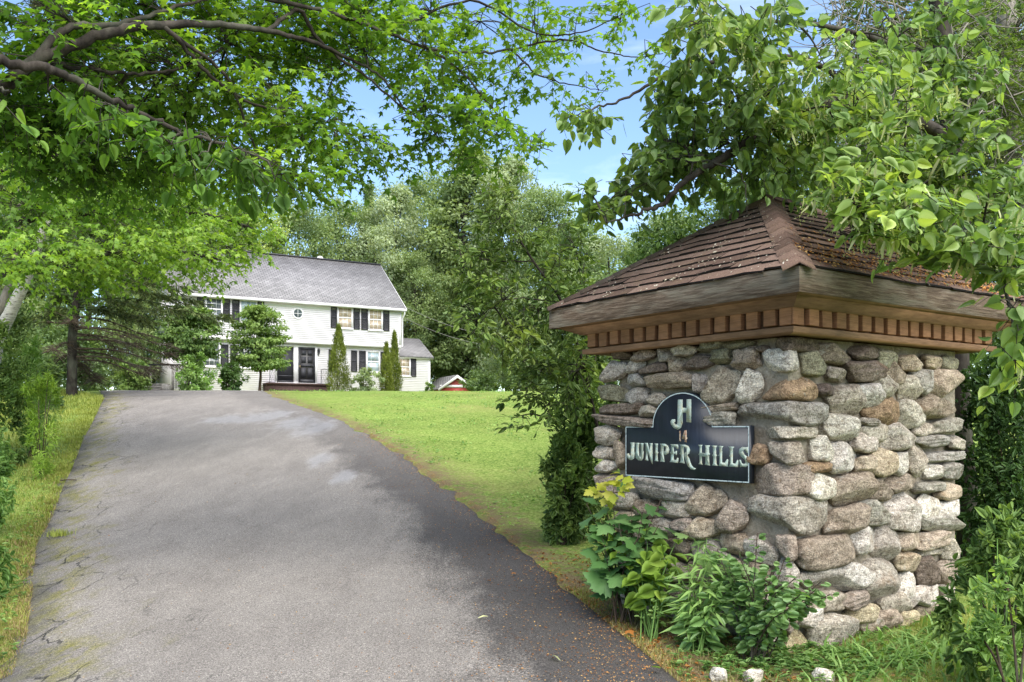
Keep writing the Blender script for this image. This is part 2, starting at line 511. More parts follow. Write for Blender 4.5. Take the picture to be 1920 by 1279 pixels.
def ground_material():
    t = NT('soil_and_turf')
    p = t.pos()
    a = t.noise(p, 0.7, 6, 0.6); b = t.noise(p, 9, 6, 0.7); d = t.noise(p, 60, 3, 0.7)
    d2 = t.noise(t.vmul(p, (1, 0.6, 1)), 26, 5, 0.75)
    c = t.ramp(d2, [(0.30, (0.06, 0.105, 0.018)), (0.5, (0.165, 0.24, 0.045)), (0.68, (0.34, 0.41, 0.12))])
    c = t.mix(1.0, c, t.ramp(b, [(0.3, (0.62, 0.74, 0.6)), (0.7, (1.25, 1.12, 1.3))]), 'MULTIPLY')
    c = t.mix(t.ramp(t.noise(p, 0.45, 5, 0.65), [(0.5, 0.0), (0.72, 0.45)]), c, (0.27, 0.235, 0.09))
    bare = t.ramp(d, [(0.3, (0.09, 0.062, 0.035)), (0.7, (0.25, 0.19, 0.105))])
    dry = t.attr('tint')
    f = t.math('ADD', dry, t.math('MULTIPLY', t.math('SUBTRACT', b, 0.5), 1.6), True)
    c = t.mix(t.ramp(f, [(0.35, 0.0), (0.75, 1.0)]), c, bare)
    c = t.mix(1.0, c, t.ramp(a, [(0.3, 0.8), (0.7, 1.2)]), 'MULTIPLY')
    return t.done(t.bsdf(c, 0.95, 0.1, t.bump(t.math('ADD', b, d), 0.8, 0.03)))


M['ground'] = ground_material()


def asphalt_material():
    t = NT('worn_asphalt')
    p = t.pos()
    el = t.attr('edge_left'); er = t.attr('edge_right'); yy = t.attr('along')
    p2 = t.vmul(p, (1.0, 0.33, 1.0))
    sp = t.noise(p, 130, 3, 0.8)
    sp2 = t.noise(p, 62, 4, 0.8)
    big = t.noise(p2, 0.7, 5, 0.6, 0.4)
    mid = t.noise(p2, 2.6, 6, 0.68, 0.3)
    base = t.ramp(mid, [(0.3, (0.145, 0.131, 0.118)), (0.7, (0.20, 0.183, 0.165))])
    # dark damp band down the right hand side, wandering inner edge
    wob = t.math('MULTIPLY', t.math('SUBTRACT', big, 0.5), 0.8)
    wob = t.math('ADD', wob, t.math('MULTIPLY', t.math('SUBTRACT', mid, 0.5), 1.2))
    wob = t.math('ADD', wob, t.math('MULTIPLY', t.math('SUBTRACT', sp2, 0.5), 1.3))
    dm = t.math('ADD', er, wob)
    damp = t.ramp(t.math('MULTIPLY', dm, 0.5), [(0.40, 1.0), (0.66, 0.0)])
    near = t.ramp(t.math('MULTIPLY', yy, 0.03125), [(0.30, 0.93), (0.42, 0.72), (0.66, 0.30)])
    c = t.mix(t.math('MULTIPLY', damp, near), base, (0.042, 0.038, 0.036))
    # mossy left margin
    mo = t.math('ADD', el, t.math('MULTIPLY', t.math('SUBTRACT', mid, 0.5), 2.6))
    moss = t.math('MULTIPLY', t.ramp(mo, [(0.15, 1.0), (0.85, 0.0)]), t.ramp(t.noise(p2, 6, 7, 0.78), [(0.44, 0.0), (0.60, 0.95)]))
    c = t.mix(moss, c, (0.145, 0.135, 0.025))
    edged = t.ramp(t.math('ADD', el, t.math('MULTIPLY', t.math('SUBTRACT', mid, 0.5), 0.8)), [(0.0, 0.8), (0.38, 0.0)])
    c = t.mix(edged, c, (0.06, 0.058, 0.055))
    # cracks, thickest near the left margin
    vo = t.node('ShaderNodeTexVoronoi', feature='DISTANCE_TO_EDGE')
    vo.inputs['Scale'].default_value = 2.8
    wv = t.node('ShaderNodeVectorMath', operation='SCALE'); wv.inputs[3].default_value = 0.35
    nz = t.node('ShaderNodeTexNoise'); nz.inputs['Scale'].default_value = 4.0; nz.inputs['Detail'].default_value = 5
    t.lk(t.vmul(p, (1.0, 0.22, 1.0)), nz.inputs['Vector'])
    t.lk(nz.outputs['Color'], wv.inputs[0])
    t.lk(t.vadd(t.vmul(p, (1.0, 0.22, 1.0)), wv.outputs[0]), vo.inputs['Vector'])
    ck = t.ramp(vo.outputs['Distance'], [(0.006, 1.0), (0.018, 0.0)])
    cm = t.math('MULTIPLY', ck, t.ramp(t.math('MULTIPLY', t.math('ADD', el, wob), 0.5), [(0.15, 0.9), (0.75, 0.0)]))
    cm = t.math('MULTIPLY', cm, t.ramp(t.noise(p, 1.6, 3), [(0.42, 0.0), (0.58, 1.0)]))
    c = t.mix(cm, c, (0.012, 0.012, 0.012))
    c = t.mix(1.0, c, t.ramp(sp, [(0.31, 0.22), (0.5, 0.95), (0.67, 2.2)]), 'MULTIPLY')
    c = t.mix(1.0, c, t.ramp(sp2, [(0.32, 0.45), (0.5, 0.98), (0.68, 1.65)]), 'MULTIPLY')
    # shallow damp dips near the crest: smoother, with pale sky reflection mixed into the colour
    wet_painted_sheen = t.attr('wet_painted_sheen')
    wet_painted_sheen = t.ramp(t.math('ADD', wet_painted_sheen, t.math('MULTIPLY', t.math('SUBTRACT', mid, 0.5), 0.9)), [(0.45, 0.0), (0.7, 1.0)])
    c = t.mix(t.math('MULTIPLY', wet_painted_sheen, 0.22), c, (0.32, 0.315, 0.315))
    rough = t.math('SUBTRACT', 0.88, t.math('MULTIPLY', wet_painted_sheen, 0.35))
    h = t.math('SUBTRACT', t.math('ADD', sp, sp2), t.math('MULTIPLY', cm, 3.0))
    bm = t.node('ShaderNodeBump'); bm.inputs['Distance'].default_value = 0.008
    t.lk(t.math('SUBTRACT', 0.8, t.math('MULTIPLY', wet_painted_sheen, 0.75)), bm.inputs['Strength']); t.lk(h, bm.inputs['Height'])
    return t.done(t.bsdf(c, rough, 0.35, bm.outputs[0]))


M['asphalt'] = asphalt_material()

# ------------------------------------------------------------------ ground and driveway
LE = [(4, 1268), (34, 1198), (47, 1107), (56, 1026), (90, 967), (109, 917), (131, 872), (149, 827), (174, 781), (193, 745)]
RE = [(1267, 1277), (1192, 1212), (1100, 1137), (1000, 1050), (900, 967), (825, 912), (750, 854), (697, 822), (634, 788), (566, 763), (511, 745)]
le = np.array([ground_at(*q) for q in LE]); re_ = np.array([ground_at(*q) for q in RE])


def edge_fn(pts, near, far):
    y = np.concatenate([[n[1] for n in near], pts[:, 1], [f[1] for f in far]])
    x = np.concatenate([[n[0] for n in near], pts[:, 0], [f[0] for f in far]])
    o = np.argsort(y)
    return lambda v: np.interp(v, y[o], x[o])


lx = edge_fn(le, [(-5.5, -8), (-4.2, 1), (-3.3, 4)], [(-15.5, 34), (-22, 46)])
rx = edge_fn(re_, [(7.0, -8), (4.5, 1), (2.0, 4)], [(-9.6, 34), (-14.5, 42), (-16.5, 46)])


def build_ground():
    xs = np.unique(np.round(np.concatenate([[-600, -300, -150, -90, -60], np.arange(-44, -16, 1.0), np.arange(-16, 12, 0.25), np.arange(12, 50, 1.0), [60, 90, 150, 300, 600]]), 3))
    ys = np.unique(np.round(np.concatenate([[-60, -30, -15], np.arange(-8, 34, 0.25), np.arange(34, 90, 1.0), [100, 130, 180, 260, 390]]), 3))
    X, Y = np.meshgrid(xs, ys)
    Z = gz(X, Y)
    # the driveway bed sits a little lower than the turf beside it
    inside = np.minimum(X - lx(Y), rx(Y) - X)
    Z = Z - 0.05 * np.clip(inside / 0.3, 0, 1) * (Y < 45)
    n, m = X.shape
    i = np.arange(n - 1)[:, None] * m + np.arange(m - 1)[None]
    q = np.stack([i, i + 1, i + m + 1, i + m], -1).reshape(-1, 4)
    er = X - rx(Y)
    dry = np.where(X > rx(Y), np.exp(-np.clip(er, 0, 9) / 0.75) * 0.85, np.exp(-np.clip(lx(Y) - X, 0, 9) / 0.35) * 0.4)
    dry = np.maximum(dry, 0.75 * np.exp(-((X - 1.6) ** 2 + (Y - 6.2) ** 2) / 2.5))
    g = Geo().add(np.stack([X, Y, Z], -1).reshape(-1, 3), [q], np.clip(dry, 0, 1).ravel())
    o = g.build('ground', M['ground'], smooth=True, kind='structure')
    o['label'] = 'grassy ground with dry soil patches around the driveway'


build_ground()


def build_driveway():
    ys = np.concatenate([np.arange(-8, 3, 0.5), np.arange(3, 34, 0.125), np.arange(34, 46.1, 0.5)])
    s = np.linspace(0, 1, 60)
    a, b = lx(ys), rx(ys)
    rag = 0.035
    a = a + rag * np.interp(ys, np.arange(-8, 47, 0.25), rng.standard_normal(220))
    b = b + rag * np.interp(ys, np.arange(-8, 47, 0.25), rng.standard_normal(220))
    X = a[:, None] + (b - a)[:, None] * s[None]
    Y = np.repeat(ys[:, None], len(s), 1)
    el = X - a[:, None]; er = b[:, None] - X
    crown = 0.018 * np.clip(np.minimum(el, er) / 0.6, 0, 1)
    Z = gz(X, Y) + 0.004 + crown
    n, m = X.shape
    Zs = Z.copy()
    i = np.arange(n - 1)[:, None] * m + np.arange(m - 1)[None]
    q = np.stack([i, i + 1, i + m + 1, i + m], -1).reshape(-1, 4)
    V = np.stack([X, Y, Zs], -1).reshape(-1, 3)
    # skirts down both sides
    sl = np.stack([X[:, 0] - 0.01, ys, Zs[:, 0] - 0.09], -1); sr = np.stack([X[:, -1] + 0.01, ys, Zs[:, -1] - 0.09], -1)
    k = np.arange(n - 1)
    q2 = np.stack([n * m + k, k * m, (k + 1) * m, n * m + k + 1], -1)
    q3 = np.stack([k * m + m - 1, n * m + n + k, n * m + n + k + 1, (k + 1) * m + m - 1], -1)
    V = np.concatenate([V, sl, sr])
    g = Geo().add(V, [np.concatenate([q, q2, q3])])
    o = g.build('driveway', M['asphalt'], smooth=True, kind='structure')
    o['label'] = 'worn grey asphalt driveway climbing to the white house'
    me = o.data

    def attr(name, A):
        at = me.attributes.new(name, 'FLOAT', 'POINT')
        at.data.foreach_set('value', np.concatenate([A.ravel(), A[:, 0], A[:, -1]]).astype(np.float32))
    attr('edge_left', el); attr('edge_right', er); attr('along', Y)
    # shallow damp dips with their painted reflection: laid out where they lie on the drive
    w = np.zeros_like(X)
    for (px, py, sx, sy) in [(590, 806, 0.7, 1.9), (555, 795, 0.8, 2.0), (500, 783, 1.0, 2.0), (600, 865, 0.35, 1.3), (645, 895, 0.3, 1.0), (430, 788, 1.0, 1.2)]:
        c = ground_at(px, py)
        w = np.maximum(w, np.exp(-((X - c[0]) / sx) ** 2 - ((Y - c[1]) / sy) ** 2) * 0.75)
    attr('wet_painted_sheen', w)


build_driveway()

# ------------------------------------------------------------------ the stone pillar with its roof
TH = 0.611
DL = np.array([-math.sin(TH), math.cos(TH), 0]); DR = np.array([math.cos(TH), math.sin(TH), 0])
RC = np.array([1.774, 5.599, 0])                   # roof corner in plan
WL, WR, OV = 2.534, 2.954, 0.237
ZT, ZB, ZF, ZR = 2.522, 2.359, 2.135, 3.386
INS = 0.385                                        # mortar face inset from the roof edge
MC = RC + (DL + DR) * INS                          # pillar mortar corner
SL, SR = WL - 2 * INS, WR - 2 * INS
NLf, NRf = -DR, -DL                                # outward normals of the left and right faces
UP = np.array([0, 0, 1.0])

pillar = thing('stone_pillar', 'square fieldstone entrance pillar with brown shingled hip roof beside the driveway', 'pillar', tuple(MC * np.array([1, 1, 0])))
PO = np.array([MC[0], MC[1], 0.0])


def pl(a, b, z):
    """pillar plan: a along the left face, b along the right face, from the roof corner"""
    return RC + DL * a + DR * b + UP * z


def on_face(px, py, face, out):
    """where a sight line meets a pillar face standing `out` proud of the mortar: (along, z)"""
    n = NLf if face == 'L' else NRf
    t = DL if face == 'L' else DR
    o = MC + n * out
    d = P(px, py, 1.0) - np.array([0, 0, EYE])
    e = np.array([0, 0, EYE])
    k = ((o - e) @ n) / (d @ n)
    h = e + d * k
    return (h - o) @ t, h[2]


def rock_mesh(name, seed, e=2.5, facets=5, amp=0.10, slab=0.0, sub=4):
    bm = bmesh.new()
    bmesh.ops.create_icosphere(bm, subdivisions=sub, radius=1)
    r = random.Random(seed)
    so = Vector((r.uniform(0, 50), r.uniform(0, 50), r.uniform(0, 50)))
    planes = []
    for _ in range(facets):
        v = Vector((r.gauss(0, 1), r.gauss(0, 1), r.gauss(0, 1))).normalized()
        planes.append((v, r.uniform(0.64, 0.93)))
    for v in bm.verts:
        p = v.co.copy()
        k = sum(abs(c) ** e for c in p) ** (1 / e)
        p /= k
        p *= 1 + amp * noise.noise(p * 1.25 + so) * 1.6 + amp * 0.45 * noise.noise(p * 3.1 + so) + amp * 0.30 * noise.noise(p * 6.5 + so) + amp * 0.16 * noise.noise(p * 15 + so)
        if slab: p.y *= 1 + slab * noise.noise(Vector((p.x * 1.2, 0.3, p.z * 7)) + so)
        for n, d in planes:
            q = p.dot(n) - d
            if q > 0: p -= n * q * 0.93
        v.co = p
    lo = [min(v.co[i] for v in bm.verts) for i in range(3)]; hi = [max(v.co[i] for v in bm.verts) for i in range(3)]
    for v in bm.verts:
        v.co = Vector([(v.co[i] - (lo[i] + hi[i]) / 2) / ((hi[i] - lo[i]) / 2) for i in range(3)])
    for f in bm.faces: f.smooth = True
    me = bpy.data.meshes.new(name)
    bm.to_mesh(me); bm.free()
    me.materials.append(M['stone'])
    return me


ROCK = {'r': [rock_mesh('stone', 10 + i, 3.3, 9, 0.15) for i in range(7)],
        'q': [rock_mesh('stone', 30 + i, 4.4, 8, 0.13) for i in range(7)],
        'l': [rock_mesh('stone', 50 + i, 4.2, 4, 0.10, 0.22) for i in range(5)],
        'c': [rock_mesh('stone', 70 + i, 8.0, 4, 0.07) for i in range(5)],
        'd': [rock_mesh('stone', 90 + i, 1.75, 6, 0.12) for i in range(3)]}
TONE = {'g': (0.49, 0.44, 0.375), 'w': (0.66, 0.61, 0.54), 't': (0.48, 0.395, 0.30), 'b': (0.36, 0.295, 0.235), 'd': (0.215, 0.17, 0.14),
        'o': (0.37, 0.26, 0.17), 'm': (0.30, 0.285, 0.20), 's': (0.37, 0.345, 0.305), 'p': (0.51, 0.445, 0.37), 'y': (0.45, 0.38, 0.25)}

# every stone the photograph shows: x0, y0, x1, y1, face (Left, Right, Corner), tone, shape
STONES = """1127 677 1175 714 L g r|1172 671 1205 699 L g r|1203 678 1250 699 L d q|1248 671 1282 700 L t r|1150 657 1178 674 L d r|1186 655 1228 677 L b r
1230 654 1262 679 L g r|1266 646 1304 667 L g r|1282 664 1338 692 L d r|1176 700 1207 725 L s q|1211 699 1300 728 L t l|1293 702 1322 737 L g r
1125 720 1177 753 L m r|1176 729 1211 758 L s q|1210 737 1246 761 L g d|1124 756 1202 781 L d l|1121 780 1230 799 L b l|1199 759 1232 782 L g q
1119 797 1161 835 L g r|1117 835 1153 861 L p r|1150 828 1174 879 L b q|1118 861 1156 886 L g r|1117 885 1160 925 L b q|1333 654 1370 682 L m r|1312 641 1358 659 L m r
1352 636 1408 655 L m r|1372 653 1420 693 L b r|1416 647 1440 661 L d d|1422 651 1511 695 C w r|1314 687 1386 758 L p r|1380 692 1426 754 L w r
1421 699 1542 749 C o r|1320 757 1378 773 L b l|1320 772 1377 800 L s l|1373 752 1557 799 C s c|1421 800 1540 823 C g l|1432 829 1527 871 C p q
1406 833 1437 871 L o r|1526 819 1560 866 R w r|1401 872 1533 931 C b r|1517 866 1557 888 R o q|1550 777 1611 828 R w q|1391 931 1555 1006 C g c
1516 888 1563 938 R w r|1553 889 1638 947 R t r|1510 661 1545 705 R m r|1536 647 1594 682 R b r|1552 689 1588 715 R p r|1583 675 1655 716 R d l
1599 647 1653 675 R d r|1646 657 1684 693 R m r|1438 631 1539 657 C d l|1535 720 1569 743 R d r|1555 722 1616 782 R p r|1606 719 1650 762 R w r
1638 700 1681 745 R w r|1658 680 1698 722 R b r|1694 667 1726 696 R t r|1735 667 1768 694 R t r|1767 666 1794 696 R m r|1684 703 1724 753 R g r
1712 695 1748 740 R s q|1744 694 1798 743 R t q|1709 741 1798 785 R b r|1630 744 1694 802 R o d|1684 752 1728 804 R w q|1610 784 1643 800 R g l
1607 797 1659 838 R g r|1599 812 1639 849 R p r|1653 794 1714 844 R g r|1711 790 1747 818 R p r|1744 787 1798 819 R s r|1714 816 1776 839 R s l
1781 816 1803 842 R g q|1554 830 1609 887 R w r|1602 854 1634 890 R t r|1630 840 1677 893 R t r|1670 850 1706 892 R w q|1703 832 1736 895 R p r
1735 847 1803 870 R s l|1734 870 1767 900 R w q|1763 866 1803 900 R s r|1627 898 1677 939 R b r|1670 888 1719 921 R b r|1718 904 1764 926 R s l
1758 904 1798 938 R t r|1666 919 1724 995 R g q|1616 938 1669 986 R s r|1719 927 1758 974 R w r|1752 940 1802 974 R w q|1720 964 1798 996 R s l
1551 949 1623 1008 R b r|1606 984 1647 1039 R w r|1640 985 1689 1055 R g d|1685 994 1724 1031 R t r|1720 996 1774 1028 R t q|1502 1005 1620 1061 R b c
1680 1034 1730 1073 R t r|1725 1042 1758 1097 R d r|1728 1026 1766 1045 R g l|1504 1058 1577 1104 R g r|1568 1055 1633 1107 R w q|1611 1048 1690 1134 R g d
1686 1072 1720 1124 R w r|1653 1113 1701 1158 R g r|1696 1111 1726 1141 R g q|1717 1098 1758 1136 R g q|1526 1109 1582 1146 R p q|1574 1109 1622 1144 R b l
1589 1135 1642 1177 R y r|1619 1144 1684 1197 R b r|1515 1148 1613 1222 R g r|1438 1148 1508 1192 C b l|1498 1143 1543 1177 R w q|1443 1123 1519 1152 C t q
1462 1188 1524 1236 C y q|1680 1145 1713 1186 R y r|1600 1200 1632 1228 R g r|1198 897 1297 936 L s l|1235 938 1297 977 L p r|1263 966 1303 995 L b q
1286 908 1355 968 L t r|1345 939 1399 1000 L b r|1280 970 1350 1012 L t r|1350 1000 1404 1042 L t q|1398 1008 1450 1058 L g r|1446 1006 1510 1052 C b q
1296 1010 1352 1058 L g r|1190 936 1240 972 L b r|1140 925 1196 960 L g r|1150 960 1215 1000 L t q|1212 972 1268 1010 L g r|1240 1008 1298 1050 L b r
1180 1000 1242 1046 L g r|1345 1040 1402 1085 L p r|1398 1056 1440 1100 L b q|1438 1052 1506 1104 C g r|1400 1098 1446 1140 L g r|1290 1056 1348 1104 L t q
1346 1084 1402 1130 L g r|1300 1102 1350 1140 L b r|1350 1128 1404 1164 L t r|1400 1138 1446 1180 L s q|1400 1178 1464 1222 L g r|1236 1048 1292 1094 L g q
1700 1184 1745 1200 R g r|1640 1192 1690 1212 R t r|1724 1130 1770 1170 R b r|1722 1165 1765 1195 R g q|1765 1096 1790 1130 R g r|1765 1050 1795 1100 R b q|1770 1010 1796 1050 R g r
1160 1040 1240 1080 L b r|1240 1092 1300 1130 L g r"""
OUT = 0.055


def place_stones():
    for line in STONES.replace('\n', '|').split('|'):
        x0, y0, x1, y1, face, tone, shp = line.split()
        x0, y0, x1, y1 = (float(v) for v in (x0, y0, x1, y1))
        cx, cy = (x0 + x1) / 2, (y0 + y1) / 2
        me = random.choice(ROCK['c' if face == 'C' else shp])
        o = bpy.data.objects.new('stone', me)
        C.objects.link(o)
        o.parent = pillar
        c = TONE[tone]
        k = random.uniform(0.74, 1.03)
        o.color = (c[0] * k, c[1] * k, c[2] * k * random.uniform(0.94, 1.04), 1)
        if face in 'LR':
            t, n = (DL, NLf) if face == 'L' else (DR, NRf)
            a0, _ = on_face(x0, cy, face, OUT); a1, _ = on_face(x1, cy, face, OUT)
            ac = (a0 + a1) / 2
            _, z0 = on_face(cx, y1, face, OUT); _, z1 = on_face(cx, y0, face, OUT)
            hx, hz = abs(a1 - a0) / 2 * 1.12, (z1 - z0) / 2 * 1.11
            hd = min(0.15, max(0.075, 0.68 * math.sqrt(hx * hz)))
            cen = MC + t * ac + n * (OUT + 0.015 - hd * 0.50 + random.uniform(-0.012, 0.018)) + UP * (z0 + z1) / 2
            ax = t * (-1 if face == 'L' else 1)
            mat = Matrix([[ax[i] * hx * random.choice((1, 1)), -n[i] * hd, UP[i] * hz] for i in range(3)]).to_4x4()
            roll = Matrix.Rotation(random.uniform(-0.10, 0.10), 4, Vector(n))
            mat = roll @ mat
        else:
            aL, _ = on_face(x0, cy, 'L', OUT); aR, _ = on_face(x1, cy, 'R', OUT)
            corner = MC + (NLf + NRf) * OUT
            d = corner[1]
            z0 = EYE + (HY - y1) / F * d; z1 = EYE + (HY - y0) / F * d
            aL = max(aL, 0.10); aR = max(aR, 0.09)
            aL, aR = aL + 0.02, aR + 0.02
            if aL / aR > 2.4: aR = aL / 2.4
            if aR / aL > 2.4: aL = aR / 2.4
            cen = corner + DL * aL / 2 + DR * aR / 2 + UP * (z0 + z1) / 2
            mat = Matrix([[DR[i] * aR / 2 * 1.16, DL[i] * aL / 2 * 1.16, UP[i] * (z1 - z0) / 2 * 1.10] for i in range(3)]).to_4x4()
        mat.translation = Vector(cen - PO)
        o.matrix_local = mat


place_stones()


def build_core():
    g = Geo()
    zs = np.arange(-0.3, ZF + 0.03, 0.045)
    for face, L in (('L', SL - 0.07), ('R', SR - 0.09)):
        us = np.linspace(0, L, int(L / 0.045))
        U, Z = np.meshgrid(us, zs)
        t, n = (DL, NLf) if face == 'L' else (DR, NRf)
        bulge = np.array([noise.noise(Vector((u * 7, z * 7, 3.3 if face == 'L' else 9.1))) for u, z in zip(U.ravel(), Z.ravel())]) * 0.022
        bulge = bulge * np.clip(np.minimum(U.ravel(), L - U.ravel()) / 0.1, 0, 1)
        V = MC[None] + t[None] * U.ravel()[:, None] + n[None] * bulge[:, None] + UP[None] * Z.ravel()[:, None]
        nn, m = U.shape
        i = np.arange(nn - 1)[:, None] * m + np.arange(m - 1)[None]
        q = np.stack([i, i + 1, i + m + 1, i + m], -1).reshape(-1, 4)
        g.add(V, [q])
    A = MC + DL * (SL - 0.07); B = MC + DR * (SR - 0.09); D = A + DR * (SR - 0.09)
    for p, q in ((A, D), (B, D)):
        g.add([p - UP * 0.3, q - UP * 0.3, q + UP * (ZF + 0.02), p + UP * (ZF + 0.02)], [(0, 1, 2, 3)])
    g.build('mortar_core', M['mortar'], pillar, smooth=True, origin=PO)


build_core()


def obox(name, o, ex, ey, ez, lx_, ly_, lz_, mat, parent, bev=0.0, jit=0.0):
    """a bevelled box as its own object, axes ex/ey/ez, lower corner o (world), parent origin PO"""
    bm = bmesh.new()
    for x in (0, lx_):
        for y in (0, ly_):
            for z in (0, lz_):
                bm.verts.new((x + random.uniform(-jit, jit), y + random.uniform(-jit, jit), z + random.uniform(-jit, jit)))
    bm.verts.ensure_lookup_table()
    v = bm.verts
    for f in ((0, 1, 3, 2), (4, 6, 7, 5), (0, 4, 5, 1), (2, 3, 7, 6), (0, 2, 6, 4), (1, 5, 7, 3)): bm.faces.new([v[i] for i in f])
    bmesh.ops.recalc_face_normals(bm, faces=bm.faces)
    if bev: bmesh.ops.bevel(bm, geom=list(bm.edges), offset=bev, segments=1, affect='EDGES')
    me = bpy.data.meshes.new(name)
    bm.to_mesh(me); bm.free()
    ob = link(name, me, mat, parent)
    m = Matrix([[ex[i], ey[i], ez[i]] for i in range(3)]).to_4x4()
    m.translation = Vector(np.asarray(o) - PO)
    ob.matrix_local = m
    return ob


def pillar_wood():
    # frieze with its dentils; a sloped crown board; fascia boards; soffit
    c = [(OV, OV), (OV, WR - OV), (WL - OV, WR - OV), (WL - OV, OV)]
    sides = [('L', lambda s, out, z: pl(s, OV - out, z), WL, DL, NLf), ('R', lambda s, out, z: pl(OV - out, s, z), WR, DR, NRf),
             ('B', lambda s, out, z: pl(WL - OV + out, s, z), WR, DR, DL), ('E', lambda s, out, z: pl(s, WR - OV + out, z), WL, DL, DR)]
    for nm, fn, W, t, n in sides:
        # frieze board behind the dentils
        g = Geo()
        a, b = OV - (0.0 if nm in 'LE' else -0.001), W - OV
        def lofted(prof, e, name, mat):
            g = Geo()
            V = []
            for s0, sg in ((OV, -1), (W - OV, 1)):
                for (out, z) in prof: V.append(fn(s0 + sg * (out + e), out, z))
            k = len(prof)
            g.add(V, [(i, (i + 1) % k, k + (i + 1) % k, k + i) for i in range(k)] + [tuple(range(k)), tuple(range(2 * k - 1, k - 1, -1))])
            return g.build(name, mat, pillar, origin=PO)
        lofted([(0.0, ZF + 0.02), (0.0, 2.345), (-0.03, 2.345), (-0.03, ZF + 0.02)], 0, 'frieze_board', M['frieze_wood'])
        lofted([(0.042, ZF), (0.045, ZF + 0.038), (0.002, ZF + 0.046), (-0.14, ZF + 0.046), (-0.14, ZF)], 0, 'frieze_ledge', M['brown_wood'])
        lofted([(0.055, 2.296), (0.165, 2.347), (0.165, 2.362), (0.0, 2.362), (0.002, 2.296)], 0, 'crown_moulding', M['brown_wood'])
        lofted([(OV - 0.030, ZB), (OV + 0.004, ZB - 0.004), (OV + 0.004, ZT - 0.008), (OV - 0.030, ZT - 0.008)], 0, 'fascia_board', M['fascia'])
        lofted([(0.166, 2.350), (OV - 0.029, 2.362), (OV - 0.029, 2.372), (0.166, 2.372)], 0, 'soffit', M['brown_wood'])
        # dentils
        n_d = 15 if nm in 'LE' else 17
        L = W - 2 * OV
        pitch = (L + 0.05) / n_d
        for k in range(n_d):
            s0 = OV - 0.03 + k * pitch + random.uniform(-0.004, 0.004)
            w = pitch * 0.70
            zb = 2.186 + random.uniform(-0.004, 0.004)
            if nm in 'LR':
                obox('dentil', fn(s0, 0.001, zb), t, n, UP, w, 0.042 + random.uniform(-0.004, 0.004), 2.30 - zb, M['dentil_wood'], pillar, 0.003, 0.002)
        if nm == 'L':
            obox('dentil', fn(OV - 0.046, 0.001, 2.186), t, n, UP, 0.014, 0.045, 0.113, M['dentil_wood'], pillar, 0.002)


pillar_wood()


